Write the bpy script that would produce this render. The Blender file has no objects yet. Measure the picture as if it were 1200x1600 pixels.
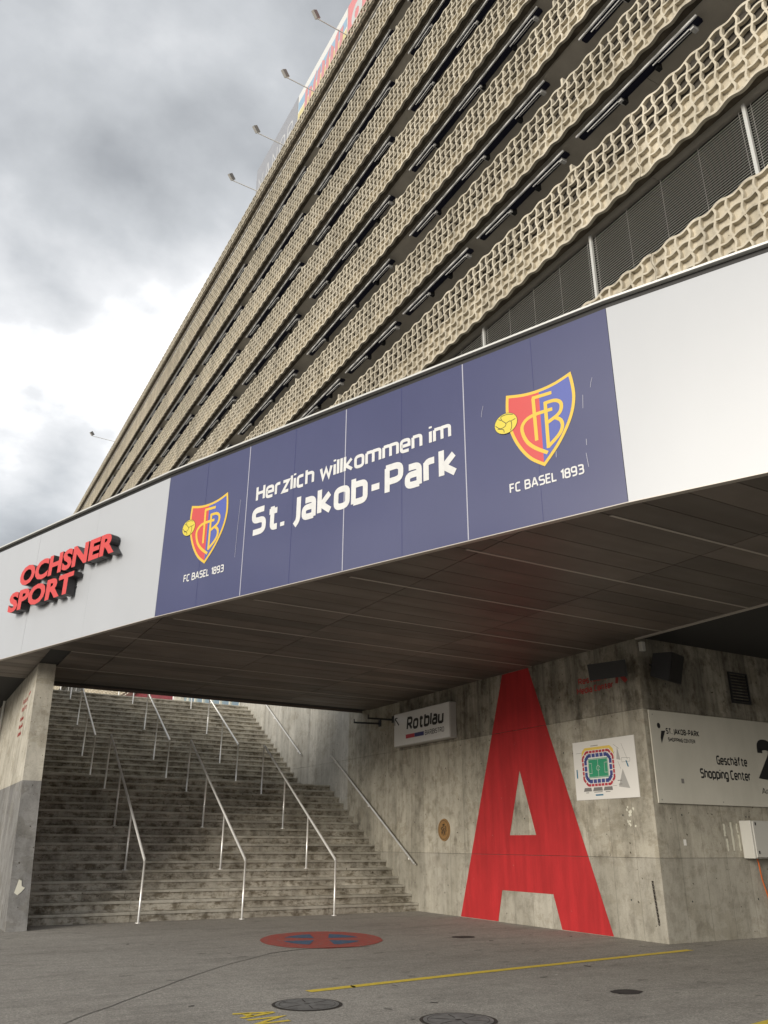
import bpy, bmesh, math, random
from mathutils import Vector, Matrix
from mathutils.geometry import tessellate_polygon
random.seed(7)
R = math.radians
scene = bpy.context.scene

# ------------------------------------------------------------------ camera
cam_d = bpy.data.cameras.new('camera'); cam = bpy.data.objects.new('camera', cam_d)
scene.collection.objects.link(cam)
cam_d.sensor_fit = 'VERTICAL'; cam_d.sensor_height = 36.0; cam_d.sensor_width = 27.0
cam_d.lens = 28.474; cam_d.clip_start = 0.05; cam_d.clip_end = 3000
cam.matrix_world = Matrix(((0.869234, -0.192102, -0.455554, 0), (-0.494365, -0.326638, -0.80555, 0),
                           (0.005947, 0.925421, -0.378893, 1.5), (0, 0, 0, 1)))
scene.camera = cam

# ------------------------------------------------------------------ light
SUN_EL, SUN_AZ = R(17), R(-113)            # azimuth from +Y towards +X
world = bpy.data.worlds.new('World'); scene.world = world; world.use_nodes = True
def build_world():
    nt = world.node_tree; N = nt.nodes; L = nt.links; N.clear()
    out = N.new('ShaderNodeOutputWorld'); bg = N.new('ShaderNodeBackground'); bg.inputs[1].default_value = 0.1
    L.new(bg.outputs[0], out.inputs[0])
    sky = N.new('ShaderNodeTexSky'); sky.sky_type = 'NISHITA'; sky.sun_disc = False
    sky.sun_elevation = SUN_EL; sky.sun_rotation = SUN_AZ; sky.dust_density = 2.0
    tc = N.new('ShaderNodeTexCoord')
    sep = N.new('ShaderNodeSeparateXYZ'); L.new(tc.outputs['Generated'], sep.inputs[0])
    zz = N.new('ShaderNodeMath'); zz.operation = 'MAXIMUM'; zz.inputs[1].default_value = 0.0; L.new(sep.outputs[2], zz.inputs[0])
    za = N.new('ShaderNodeMath'); za.operation = 'ADD'; za.inputs[1].default_value = 0.32; L.new(zz.outputs[0], za.inputs[0])
    cb = N.new('ShaderNodeCombineXYZ')
    for k in (0, 1):
        d = N.new('ShaderNodeMath'); d.operation = 'DIVIDE'; L.new(sep.outputs[k], d.inputs[0]); L.new(za.outputs[0], d.inputs[1])
        L.new(d.outputs[0], cb.inputs[k])
    mp = N.new('ShaderNodeMapping'); mp.inputs['Location'].default_value = SKY_OFF; L.new(cb.outputs[0], mp.inputs[0])
    n1 = N.new('ShaderNodeTexNoise'); n1.inputs['Scale'].default_value = 1.25; n1.inputs['Detail'].default_value = 7
    n1.inputs['Roughness'].default_value = 0.5; n1.inputs['Distortion'].default_value = 0.05; L.new(mp.outputs[0], n1.inputs['Vector'])
    n2 = N.new('ShaderNodeTexNoise'); n2.inputs['Scale'].default_value = 3.6; n2.inputs['Detail'].default_value = 8
    n2.inputs['Roughness'].default_value = 0.52; n2.inputs['Distortion'].default_value = 0.1; L.new(mp.outputs[0], n2.inputs['Vector'])
    mx = N.new('ShaderNodeMix'); mx.data_type = 'FLOAT'; mx.inputs[0].default_value = 0.33
    L.new(n1.outputs[0], mx.inputs[2]); L.new(n2.outputs[0], mx.inputs[3])
    rp = N.new('ShaderNodeValToRGB'); e = rp.color_ramp.elements
    e[0].position = 0.34; e[0].color = (0.27, 0.283, 0.298, 1)
    e[1].position = 0.64; e[1].color = (1.7, 1.7, 1.69, 1)
    m = rp.color_ramp.elements.new(0.44); m.color = (0.43, 0.447, 0.468, 1)
    m = rp.color_ramp.elements.new(0.51); m.color = (0.65, 0.67, 0.693, 1)
    m = rp.color_ramp.elements.new(0.57); m.color = (0.93, 0.94, 0.955, 1)
    L.new(mx.outputs[0], rp.inputs[0])
    sc = N.new('ShaderNodeVectorMath'); sc.operation = 'SCALE'; sc.inputs['Scale'].default_value = 4.3
    L.new(rp.outputs[0], sc.inputs[0])
    mix = N.new('ShaderNodeMix'); mix.data_type = 'RGBA'; mix.inputs[0].default_value = 0.93
    L.new(sky.outputs[0], mix.inputs[6]); L.new(sc.outputs[0], mix.inputs[7])
    L.new(mix.outputs[2], bg.inputs[0])
SKY_OFF = (4.0, 3.3, 0.0)
build_world()
sd = bpy.data.lights.new('sun', 'SUN'); sun = bpy.data.objects.new('sun', sd); scene.collection.objects.link(sun)
sd.energy = 1.35; sd.angle = R(24); sd.color = (1.0, 0.94, 0.84)
sdir = Vector((math.sin(SUN_AZ)*math.cos(SUN_EL), math.cos(SUN_AZ)*math.cos(SUN_EL), math.sin(SUN_EL)))
sun.location = (-30, 5, 40); sun.rotation_euler = sdir.to_track_quat('Z', 'Y').to_euler()
vs = scene.view_settings
vs.view_transform = 'Standard'; vs.look = 'None'; vs.gamma = 1.0; vs.use_curve_mapping = False; vs.exposure = 1.23

# ------------------------------------------------------------------ helpers
WL = {}
def link(o): scene.collection.objects.link(o); return o
def mesh(name, V, F, mats, mi=None, smooth=False):
    me = bpy.data.meshes.new(name); me.from_pydata([tuple(v) for v in V], [], F)
    for m in (mats if isinstance(mats, (list, tuple)) else [mats]): me.materials.append(m)
    if mi: me.polygons.foreach_set('material_index', mi)
    if smooth: me.polygons.foreach_set('use_smooth', [True]*len(me.polygons))
    me.update(); return me
def place(o, loc, parent=None):
    WL[o.name] = Vector(loc)
    if parent: o.parent = parent; o.location = Vector(loc)-WL[parent.name]
    else: o.location = loc
    return o
def inst(name, me, loc, parent=None):
    return place(link(bpy.data.objects.new(name, me)), loc, parent)
def add(name, G, mat, parent=None, smooth=False):
    V, F = G[0], G[1]; mi = G[2] if len(G) > 2 else None
    if parent: o = WL[parent.name]
    else:
        o = Vector((sum(v[0] for v in V)/len(V), sum(v[1] for v in V)/len(V), min(v[2] for v in V)))
    me = mesh(name, [Vector(v)-o for v in V], F, mat, mi, smooth)
    return inst(name, me, o, parent)
def tag(o, label=None, cat=None, group=None, kind=None):
    if label: o['label'] = label
    if cat: o['category'] = cat
    if group: o['group'] = group
    if kind: o['kind'] = kind
    return o
def thing(name, loc, label, cat, group=None):
    o = link(bpy.data.objects.new(name, None)); o.empty_display_size = 0.2
    place(o, loc); return tag(o, label, cat, group)
def join(*Gs):
    V, F = [], []
    for g in Gs:
        n = len(V); V += list(g[0]); F += [tuple(i+n for i in f) for f in g[1]]
    return V, F
def box(x0, x1, y0, y1, z0, z1):
    V = [(x, y, z) for x in (x0, x1) for y in (y0, y1) for z in (z0, z1)]
    return V, [(0, 1, 3, 2), (4, 6, 7, 5), (0, 4, 5, 1), (2, 3, 7, 6), (0, 2, 6, 4), (1, 5, 7, 3)]
def bbox(x0, x1, y0, y1, z0, z1, b=0.01):
    bm = bmesh.new(); V, F = box(x0, x1, y0, y1, z0, z1)
    vs_ = [bm.verts.new(v) for v in V]
    for f in F: bm.faces.new([vs_[i] for i in f])
    bmesh.ops.bevel(bm, geom=list(bm.edges), offset=b, segments=1, affect='EDGES')
    bm.normal_update(); bm.verts.index_update()
    G = [tuple(v.co) for v in bm.verts], [tuple(v.index for v in f.verts) for f in bm.faces]; bm.free(); return G
def frame_box(c, ax, ay, az, hx, hy, hz):
    c = Vector(c); V = [c+ax*(sx*hx)+ay*(sy*hy)+az*(sz*hz) for sx in (-1, 1) for sy in (-1, 1) for sz in (-1, 1)]
    return V, box(0, 1, 0, 1, 0, 1)[1]
def prism(poly, z0, z1):                    # poly in xy, counter-clockwise
    n = len(poly); V = [(x, y, z0) for x, y in poly]+[(x, y, z1) for x, y in poly]
    F = [tuple(reversed(range(n))), tuple(range(n, 2*n))]+[(i, (i+1) % n, (i+1) % n+n, i+n) for i in range(n)]
    return V, F
def tube(pts, r, n=8, caps=True):
    pts = [Vector(p) for p in pts]; V, F = [], []
    for k, p in enumerate(pts):
        a = pts[max(k-1, 0)]; b = pts[min(k+1, len(pts)-1)]; d = (b-a).normalized()
        u = d.cross(Vector((0, 0, 1))); u = u.normalized() if u.length > 1e-3 else Vector((1, 0, 0)); w = d.cross(u)
        for i in range(n):
            t = 2*math.pi*i/n; V.append(p+u*(r*math.cos(t))+w*(r*math.sin(t)))
    for k in range(len(pts)-1):
        for i in range(n): F.append((k*n+i, k*n+(i+1) % n, (k+1)*n+(i+1) % n, (k+1)*n+i))
    if caps: F += [tuple(range(n)), tuple(reversed(range((len(pts)-1)*n, len(pts)*n)))]
    return V, F
class Fr:                                   # a flat frame on a wall: origin, right, up, outward
    def __init__(s, o, u, v): s.o, s.u, s.v = Vector(o), Vector(u).normalized(), Vector(v).normalized(); s.n = s.u.cross(s.v)
    def p(s, a, b, d=0.0): return s.o+s.u*a+s.v*b+s.n*d
    def flat(s, poly, d, holes=()):
        loops = [list(poly)]+[list(h) for h in holes]
        T = tessellate_polygon([[Vector((a, b, 0)) for a, b in l] for l in loops])
        P = [q for l in loops for q in l]; V = [s.p(a, b, d) for a, b in P]; F = []
        for t in T:
            a, b, c = (P[i] for i in t)
            F.append(tuple(t) if (b[0]-a[0])*(c[1]-a[1])-(b[1]-a[1])*(c[0]-a[0]) > 0 else tuple(reversed(t)))
        return V, F
    def rect(s, a0, a1, b0, b1, d): return [s.p(a0, b0, d), s.p(a1, b0, d), s.p(a1, b1, d), s.p(a0, b1, d)], [(0, 1, 2, 3)]
    def slab(s, a0, a1, b0, b1, d0, d1):
        V = [s.p(a, b, d) for d in (d0, d1) for a, b in ((a0, b0), (a1, b0), (a1, b1), (a0, b1))]
        return V, [(3, 2, 1, 0), (4, 5, 6, 7), (0, 1, 5, 4), (1, 2, 6, 5), (2, 3, 7, 6), (3, 0, 4, 7)]
    def stroke(s, pts, w, d, closed=False):
        P = [Vector((a, b)) for a, b in pts]; n = len(P); V, F = [], []
        for k in range(n):
            a = P[k-1] if (k or closed) else P[k]; b = P[(k+1) % n] if (k < n-1 or closed) else P[k]
            d1 = (P[k]-a).normalized() if (P[k]-a).length > 1e-6 else (b-P[k]).normalized()
            d2 = (b-P[k]).normalized() if (b-P[k]).length > 1e-6 else d1
            t = (d1+d2).normalized(); m = Vector((-t.y, t.x)); c = max(0.45, m.dot(Vector((-d1.y, d1.x))))
            for q in (P[k]-m*(w/2/c), P[k]+m*(w/2/c)): V.append(s.p(q.x, q.y, d))
        for k in range(n if closed else n-1):
            j = (k+1) % n; F.append((2*k, 2*j, 2*j+1, 2*k+1))
        return V, F
def smooth_pts(pts, closed=False, n=4):     # Catmull-Rom through 2D points
    P = [Vector(p) for p in pts]; m = len(P); out = []
    for k in range(m if closed else m-1):
        g = lambda i: P[i % m] if closed else P[min(max(i, 0), m-1)]
        a, b, c, d = g(k-1), g(k), g(k+1), g(k+2)
        for i in range(n):
            t = i/n; q = 0.5*((2*b)+(c-a)*t+(2*a-5*b+4*c-d)*t*t+(3*b-a-3*c+d)*t**3); out.append((q.x, q.y))
    if not closed: out.append(tuple(P[-1]))
    return out
_tc = {}
def text2d(s, bold=0.0, extrude=0.0, shear=0.0):
    key = (s, bold, extrude, shear)
    if key in _tc: return _tc[key]
    c = bpy.data.curves.new('t', 'FONT'); c.body = s; c.offset = bold; c.extrude = extrude; c.resolution_u = 3; c.shear = shear
    o = link(bpy.data.objects.new('t', c)); dg = bpy.context.evaluated_depsgraph_get()
    me = bpy.data.meshes.new_from_object(o.evaluated_get(dg))
    V = [tuple(v.co) for v in me.vertices]; F = [tuple(p.vertices) for p in me.polygons]
    bpy.data.objects.remove(o); bpy.data.curves.remove(c); bpy.data.meshes.remove(me)
    _tc[key] = (V, F); return V, F
def caph(bold): V, F = text2d('H', bold); return max(v[1] for v in V)-min(v[1] for v in V), min(v[1] for v in V)
GLYPH = {}                                  # stroke alphabet: letter -> list of (points with corner radius, closed)
def _g(ch, *paths): GLYPH[ch] = [(p[0], p[1]) if isinstance(p, tuple) else (p, False) for p in paths]
_x = .735
_g('H', [(0, 0), (0, 1)], [(.5, 0), (.5, 1)], [(0, .52), (.5, .52)])
_g('e', [(.42, 0), (0, 0, .18), (0, _x, .18), (.44, _x, .18), (.44, .36), (0, .36)])
_g('r', [(0, 0), (0, _x)], [(0, .42), (0, _x, .2), (.29, _x)])
_g('z', [(0, _x), (.38, _x), (0, 0), (.38, 0)])
_g('l', [(0, 1), (0, 0)])
_g('i', [(0, 0), (0, _x)], [(0, .94), (0, 1.07)])
_g('c', [(.37, _x), (0, _x, .18), (0, 0, .18), (.37, 0)])
_g('h', [(0, 0), (0, 1)], [(0, _x), (.44, _x, .18), (.44, 0)])
_g('n', [(0, 0), (0, _x)], [(0, _x), (.44, _x, .18), (.44, 0)])
_g('w', [(0, _x), (.15, 0), (.34, .62), (.53, 0), (.68, _x)])
_g('k', [(0, 0), (0, 1)], [(.42, _x), (.08, .35), (.45, 0)])
_g('o', ([(0, 0, .2), (.46, 0, .2), (.46, _x, .2), (0, _x, .2)], True))
_g('m', [(0, 0), (0, _x)], [(0, _x), (.4, _x, .16), (.4, 0)], [(.36, _x), (.8, _x, .16), (.8, 0)])
_g('S', [(.48, 1), (0, 1, .2), (0, .53, .2), (.5, .53, .2), (.5, 0, .2), (0, 0)])
_g('s', [(.36, _x), (0, _x, .13), (0, .35, .13), (.38, .35, .13), (.38, 0, .13), (0, 0)])
_g('t', [(.12, .95), (.12, 0, .17), (.36, 0)], [(-.02, _x), (.34, _x)])
_g('.', [(0, -.07), (0, .11)])
_g('J', [(.16, 1), (.16, -.02, .22), (0, -.22)])
_g('a', [(.05, _x), (.42, _x, .2), (.42, -.05)], [(.42, 0), (0, 0, .17), (0, .42, .17), (.42, .42)])
_g('b', [(0, 1), (0, -.06)], [(0, 0), (.46, 0, .18), (.46, _x, .18), (0, _x)])
_g('-', [(0, .38), (.30, .38)])
_g('P', [(0, 0), (0, 1)], [(-.05, 1), (.5, 1, .22), (.5, .42, .22), (0, .42)])
_g('R', [(0, 0), (0, 1)], [(-.05, 1), (.5, 1, .22), (.5, .45, .22), (0, .45)], [(.22, .45), (.54, 0)])
_g('F', [(0, 0), (0, 1), (.42, 1)], [(0, .52), (.38, .52)])
_g('C', [(.45, 1), (0, 1, .22), (0, 0, .22), (.45, 0)])
_g('G', [(.46, 1), (0, 1, .22), (0, 0, .22), (.48, 0), (.48, .48), (.27, .48)])
_g('B', [(0, 0), (0, 1)], [(-.05, 1), (.46, 1, .2), (.46, .53, .2), (0, .53)], [(0, .53), (.5, .53, .2), (.5, 0, .2), (-.05, 0)])
_g('A', [(0, -.03), (.27, 1), (.33, 1), (.6, -.03)], [(.1, .3), (.5, .3)])
_g('E', [(.42, 1), (0, 1), (0, 0), (.42, 0)], [(0, .52), (.38, .52)])
_g('L', [(0, 1), (0, 0), (.4, 0)])
_g('1', [(0, .82), (.2, 1), (.2, 0)])
_g('8', ([(.03, .53, .15), (.43, .53, .15), (.43, 1, .18), (.03, 1, .18)], True), ([(0, 0, .18), (.46, 0, .18), (.46, .53, .15), (0, .53, .15)], True))
_g('9', ([(0, .45, .18), (.46, .45, .18), (.46, 1, .18), (0, 1, .18)], True), [(.46, .7), (.46, 0, .2), (.05, 0)])
_g('3', [(0, 1), (.46, 1, .18), (.46, .53, .15), (.1, .53)], [(.1, .53), (.48, .53, .15), (.48, 0, .18), (0, 0)])
_g('2', [(0, .72), (0, 1, .25), (.5, 1, .25), (.5, .62, .2), (0, .02), (.54, 0)])
_g('\u00e4', [(.04, _x), (.42, _x, .18), (.42, -.06)], [(.42, 0), (0, 0, .16), (0, .37, .16), (.42, .37)], [(.1, .90), (.1, 1.02)], [(.33, .90), (.33, 1.02)])
_g('f', [(.36, 1), (.12, 1, .16), (.12, 0)], [(-.04, _x), (.32, _x)])
_g('p', [(0, -.28), (0, _x)], [(0, _x), (.46, _x, .18), (.46, 0, .18), (0, 0)])
_g('g', [(.46, _x), (0, _x, .18), (0, 0, .18), (.46, 0)], [(.46, _x), (.46, -.28, .18), (.04, -.28)])
_g('d', [(.46, 1), (.46, -.06)], [(.46, _x), (0, _x, .18), (0, 0, .18), (.46, 0)])
_g('u', [(0, _x), (0, 0, .18), (.44, 0)], [(.44, _x), (.44, -.06)])
_g('O', ([(0, 0, .25), (.52, 0, .25), (.52, 1, .25), (0, 1, .25)], True))
_g('T', [(0, 1), (.52, 1)], [(.26, 0), (.26, 1)])
_g('K', [(0, 0), (0, 1)], [(.5, 1), (.06, .5), (.54, 0)])
_g('N', [(0, 0), (0, 1), (.52, 0), (.52, 1)])
_g('M', [(0, 0), (0, 1), (.34, .35), (.68, 1), (.68, 0)])
_g('I', [(0, 0), (0, 1)]); _g('|', [(0, -.1), (0, 1.1)])
def fillet(pts, closed):
    P = [(Vector(p[:2]), p[2] if len(p) > 2 else 0) for p in pts]; n = len(P); out = []
    for k in range(n):
        p, r = P[k]
        if not r or (not closed and k in (0, n-1)): out.append((p.x, p.y)); continue
        a = P[k-1][0]; b = P[(k+1) % n][0]; q0 = p+(a-p).normalized()*min(r, (a-p).length*.5); q1 = p+(b-p).normalized()*min(r, (b-p).length*.5)
        for i in range(6):
            t = i/5; q = q0*(1-t)**2+p*2*t*(1-t)+q1*t*t; out.append((q.x, q.y))
    return out
def lettering(fr, s, a0, a1, base, cap, d, bold=0.0, shear=0.0, words=False):
    w = .10+bold*1.9; cur = 0; fl = Fr((0, 0, 0), (1, 0, 0), (0, 1, 0)); items = []; word = 0; lay = 0
    for ch in s:
        if ch == ' ': cur += .34; word += 1; continue
        g = [(fillet(p, c), c) for p, c in GLYPH[ch]]; x0 = min(q[0] for p, c in g for q in p); x1 = max(q[0] for p, c in g for q in p)
        for p, c in g:
            P = [((q[0]-x0)*1.12+cur+w/2, q[1]*(1-w)+w/2) for q in p]
            P = [q for k, q in enumerate(P) if not k or (Vector(q)-Vector(P[k-1])).length > 1e-4]
            V, F = fl.stroke(P, w, 0, c); items.append((word, [(v[0]+shear*v[1], v[1]) for v in V], F, lay)); lay = (lay+1) % 4
        cur += (x1-x0)*1.12+w+.06
    X0 = min(v[0] for it in items for v in it[1]); X1 = max(v[0] for it in items for v in it[1]); res = {}
    for wd, V, F, ly in items:
        G = res.setdefault(wd if words else 0, ([], [])); n = len(G[0])
        G[0].extend(fr.p(a0+(v[0]-X0)/(X1-X0)*(a1-a0), base+v[1]*cap, d+ly*.00015) for v in V); G[1].extend(tuple(i+n for i in f) for f in F)
    return [res[k] for k in sorted(res)] if words else res[0]
def add_words(name, fr, s, a0, a1, base, cap, d, bold, m, parent, shear=0.0):
    for G in lettering(fr, s, a0, a1, base, cap, d, bold, shear, True): add(name, G, m, parent)
def clip(poly, n, c):                       # keep n.p <= c
    out = []
    for i in range(len(poly)):
        a, b = Vector(poly[i]), Vector(poly[(i+1) % len(poly)]); da, db = n.dot(a)-c, n.dot(b)-c
        if da <= 0: out.append(a)
        if (da < 0 < db) or (db < 0 < da): out.append(a+(b-a)*(da/(da-db)))
    return out
def circle(cx, cy, rx, ry=None, n=28): ry = ry or rx; return [(cx+rx*math.cos(2*math.pi*i/n), cy+ry*math.sin(2*math.pi*i/n)) for i in range(n)]

# ------------------------------------------------------------------ materials
def mat(name, col, rough=0.6, metal=0.0, spec=0.5, coat=0.0, coat_rough=0.1):
    m = bpy.data.materials.new(name); m.use_nodes = True; b = m.node_tree.nodes['Principled BSDF']
    b.inputs['Base Color'].default_value = (*col, 1); b.inputs['Roughness'].default_value = rough; b.inputs['Metallic'].default_value = metal
    b.inputs['Specular IOR Level'].default_value = spec; b.inputs['Coat Weight'].default_value = coat; b.inputs['Coat Roughness'].default_value = coat_rough
    return m
class NT:
    def __init__(s, m): s.m = m; s.t = m.node_tree; s.b = s.t.nodes['Principled BSDF']
    def n(s, typ, **kw):
        o = s.t.nodes.new(typ)
        for k, v in kw.items(): setattr(o, k, v)
        return o
    def l(s, a, b): s.t.links.new(a, b)
    def pos(s, scale=(1, 1, 1)):
        g = s.n('ShaderNodeNewGeometry'); mp = s.n('ShaderNodeMapping'); mp.inputs['Scale'].default_value = scale
        s.l(g.outputs['Position'], mp.inputs[0]); return mp.outputs[0]
    def noise(s, vec, scale, detail=5, rough=0.55, dist=0.0):
        o = s.n('ShaderNodeTexNoise'); o.inputs['Scale'].default_value = scale; o.inputs['Detail'].default_value = detail
        o.inputs['Roughness'].default_value = rough; o.inputs['Distortion'].default_value = dist; s.l(vec, o.inputs['Vector']); return o.outputs[0]
    def ramp(s, fac, stops):
        o = s.n('ShaderNodeValToRGB'); e = o.color_ramp.elements
        while len(e) < len(stops): e.new(0.5)
        for k, (p, c) in enumerate(stops): e[k].position = p; e[k].color = (*c, 1) if len(c) == 3 else c
        s.l(fac, o.inputs[0]); return o.outputs[0]
    def mix(s, fac, a, b, mode='MIX'):
        o = s.n('ShaderNodeMix', data_type='RGBA', blend_type=mode)
        for sock, v in ((0, fac), (6, a), (7, b)):
            if hasattr(v, 'is_linked'): s.l(v, o.inputs[sock])
            elif sock == 0: o.inputs[0].default_value = v
            else: o.inputs[sock].default_value = (*v, 1)
        return o.outputs[2]
    def bump(s, h, strength, dist=0.02):
        o = s.n('ShaderNodeBump'); o.inputs['Strength'].default_value = strength; o.inputs['Distance'].default_value = dist
        s.l(h, o.inputs['Height']); s.l(o.outputs[0], s.b.inputs['Normal'])
G3 = lambda v: (v, v, v)
def concrete(name, lo, mid, hi, streak=0.55, grime=0.5, rough=0.85, objrand=0.0, sc=1.0, patch=0.5, boards=0.0):
    m = mat(name, mid, rough, spec=0.3); t = NT(m)
    a = t.noise(t.pos((0.9*sc, 0.9*sc, 0.45*sc)), 1.1, 6, 0.62, 0.3)
    col = t.ramp(a, [(0.30, lo), (0.5, mid), (0.68, hi)])
    st = t.noise(t.pos((5.5*sc, 5.5*sc, 0.32*sc)), 1.0, 5, 0.6)
    col = t.mix(streak, col, t.ramp(st, [(0.32, G3(0.42)), (0.55, G3(1.0)), (0.75, G3(1.16))]), 'MULTIPLY')
    g2 = t.noise(t.pos((2.4, 2.4, 1.6)), 1.6, 9, 0.72)
    col = t.mix(grime, col, t.ramp(g2, [(0.36, (0.30, 0.27, 0.23)), (0.50, G3(0.95)), (0.72, G3(1.15))]), 'MULTIPLY')
    pt = t.noise(t.pos((0.8, 0.8, 1.3)), 1.7, 12, 0.74, 0.2)
    col = t.mix(patch, col, t.ramp(pt, [(0.44, (0.66, 0.63, 0.57)), (0.475, G3(0.98)), (0.60, G3(1.0)), (0.64, G3(1.2))]), 'MULTIPLY')
    f = t.noise(t.pos(), 45, 4, 0.7)
    col = t.mix(0.4, col, t.ramp(f, [(0.3, G3(0.72)), (0.7, G3(1.18))]), 'MULTIPLY')
    sp = t.noise(t.pos((1, 1, 1)), 14, 2, 0.4)
    col = t.mix(1.0, col, t.ramp(sp, [(0.235, (0.25, 0.22, 0.18)), (0.27, G3(1.0))]), 'MULTIPLY')
    if boards:
        g_ = t.n('ShaderNodeNewGeometry'); sp_ = t.n('ShaderNodeSeparateXYZ'); t.l(g_.outputs['Position'], sp_.inputs[0]); ad = t.n('ShaderNodeMath', operation='ADD'); t.l(sp_.outputs[0], ad.inputs[0]); t.l(sp_.outputs[1], ad.inputs[1])
        fr_ = t.n('ShaderNodeMath', operation='PINGPONG'); fr_.inputs[1].default_value = boards/2; t.l(ad.outputs[0], fr_.inputs[0])
        col = t.mix(0.55, col, t.ramp(fr_.outputs[0], [(0.004, G3(0.55)), (0.010, G3(1.0))]), 'MULTIPLY')
        fl_ = t.n('ShaderNodeMath', operation='DIVIDE'); fl_.inputs[1].default_value = boards; t.l(ad.outputs[0], fl_.inputs[0]); f2 = t.n('ShaderNodeMath', operation='FLOOR'); t.l(fl_.outputs[0], f2.inputs[0])
        wn = t.n('ShaderNodeTexWhiteNoise', noise_dimensions='1D'); t.l(f2.outputs[0], wn.inputs['W']); col = t.mix(0.5, col, t.ramp(wn.outputs['Value'], [(0.0, G3(0.80)), (1.0, G3(1.12))]), 'MULTIPLY')
    if objrand:
        oi = t.n('ShaderNodeObjectInfo'); mr = t.n('ShaderNodeMapRange'); mr.inputs[3].default_value = 1-objrand; mr.inputs[4].default_value = 1+objrand
        t.l(oi.outputs['Random'], mr.inputs[0]); cc = t.n('ShaderNodeCombineColor')
        for k in range(3): t.l(mr.outputs[0], cc.inputs[k])
        col = t.mix(1.0, col, cc.outputs[0], 'MULTIPLY')
    t.l(col, t.b.inputs['Base Color'])
    bm = t.n('ShaderNodeMath', operation='ADD'); t.l(f, bm.inputs[0]); t.l(g2, bm.inputs[1]); t.bump(bm.outputs[0], 0.35, 0.012)
    return m
def weathered(name, c0, c1, rough=0.6, scale=3.0, stretch=(1, 1, 0.4), bump=0.0, spec=0.4, coat=0.0, metal=0.0, lo=0.35, hi=0.65):
    m = mat(name, c0, rough, metal, spec, coat, 0.08); t = NT(m)
    a = t.noise(t.pos(stretch), scale, 7, 0.62)
    t.l(t.ramp(a, [(lo, c1), (hi, c0)]), t.b.inputs['Base Color'])
    if bump: t.bump(t.noise(t.pos(), 30, 4, 0.6), bump, 0.01)
    return m
def riser_stain(m):                          # dark ragged water marks, broken along the steps
    t = NT(m); src = t.b.inputs['Base Color'].links[0].from_socket
    n = t.noise(t.pos((1.7, 0.9, 3.2)), 2.6, 8, 0.74)
    c = t.mix(0.85, src, t.ramp(n, [(0.40, (0.30, 0.265, 0.21)), (0.53, G3(1.0))]), 'MULTIPLY'); t.l(c, t.b.inputs['Base Color'])
M = {}
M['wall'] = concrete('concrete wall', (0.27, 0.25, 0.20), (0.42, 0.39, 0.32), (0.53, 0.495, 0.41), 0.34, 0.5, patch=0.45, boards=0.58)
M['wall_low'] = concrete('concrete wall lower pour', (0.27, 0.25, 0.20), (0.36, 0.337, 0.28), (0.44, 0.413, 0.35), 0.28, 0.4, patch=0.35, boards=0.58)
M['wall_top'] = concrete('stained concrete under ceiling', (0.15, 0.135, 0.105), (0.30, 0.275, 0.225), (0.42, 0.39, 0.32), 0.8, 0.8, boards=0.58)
M['wall_skylit'] = concrete('concrete wall lightened for open sky', (0.43, 0.41, 0.36), (0.53, 0.51, 0.455), (0.60, 0.58, 0.525), 0.3, 0.3, patch=0.35, boards=0.58)  # paler copy of the wall concrete, with open-sky light put into its colour
M['pier'] = concrete('grey concrete', (0.38, 0.355, 0.295), (0.48, 0.45, 0.38), (0.55, 0.52, 0.445), 0.35, 0.3)
M['pier_paint'] = concrete('grey paint on concrete', (0.17, 0.165, 0.16), (0.225, 0.22, 0.21), (0.30, 0.29, 0.275), 0.35, 0.35)
M['step'] = concrete('step concrete', (0.32, 0.296, 0.243), (0.45, 0.42, 0.355), (0.56, 0.527, 0.45), 0.35, 0.45, objrand=0.13)
M['nosing'] = concrete('worn step edge', (0.36, 0.34, 0.285), (0.46, 0.435, 0.37), (0.55, 0.525, 0.455), 0.2, 0.3, objrand=0.1)
riser_stain(M['step'])
M['lattice'] = concrete('sand coloured cast concrete', (0.52, 0.467, 0.365), (0.59, 0.533, 0.425), (0.66, 0.60, 0.485), 0.45, 0.15, 0.8, sc=0.8, patch=0.18, objrand=0.07)
M['tsoffit'] = weathered('painted slab underside', (0.80, 0.745, 0.65), (0.68, 0.63, 0.55), 0.7, 1.3, (1, 1, 1))
M['tedge'] = weathered('stained slab edge', (0.17, 0.14, 0.10), (0.08, 0.066, 0.048), 0.85, 3.0, (1, 1, 1), 0.3)
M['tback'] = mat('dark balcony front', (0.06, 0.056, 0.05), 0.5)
M['hole_shade'] = mat('dark brown shade behind lattice', (0.045, 0.038, 0.029), 0.8)  # shade of the balcony interior put into a near-black colour
M['navy'] = mat('navy awning cloth', (0.006, 0.007, 0.03), 0.7)
M['alu'] = mat('light aluminium', (0.80, 0.80, 0.79), 0.4, 0.0)
M['dk'] = mat('black fitting', (0.02, 0.02, 0.022), 0.5)
M['blind'] = mat('dark blind slats', (0.30, 0.29, 0.26), 0.4, 0.2)
M['glassd'] = mat('dark glass', (0.012, 0.013, 0.014), 0.08)
M['white'] = weathered('white coated panel', (0.43, 0.445, 0.47), (0.413, 0.428, 0.452), 0.34, 0.7, (1, 1, 0.5), spec=0.5, coat=0.0)
M['joint'] = mat('shadow joint', (0.03, 0.03, 0.03), 0.8)
M['blue'] = weathered('violet blue printed foil', (0.045, 0.049, 0.130), (0.040, 0.044, 0.120), 0.3, 0.8, (1, 1, 0.5), spec=0.5, coat=0.6)
M['pwhite'] = weathered('white print', (0.66, 0.66, 0.65), (0.60, 0.60, 0.59), 0.4, 9, (1, 1, 1))
M['seam'] = mat('pale seam strip', (0.40, 0.40, 0.47), 0.4)
M['pred'] = mat('red print', (0.56, 0.06, 0.055), 0.35, coat=0.3)
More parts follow.
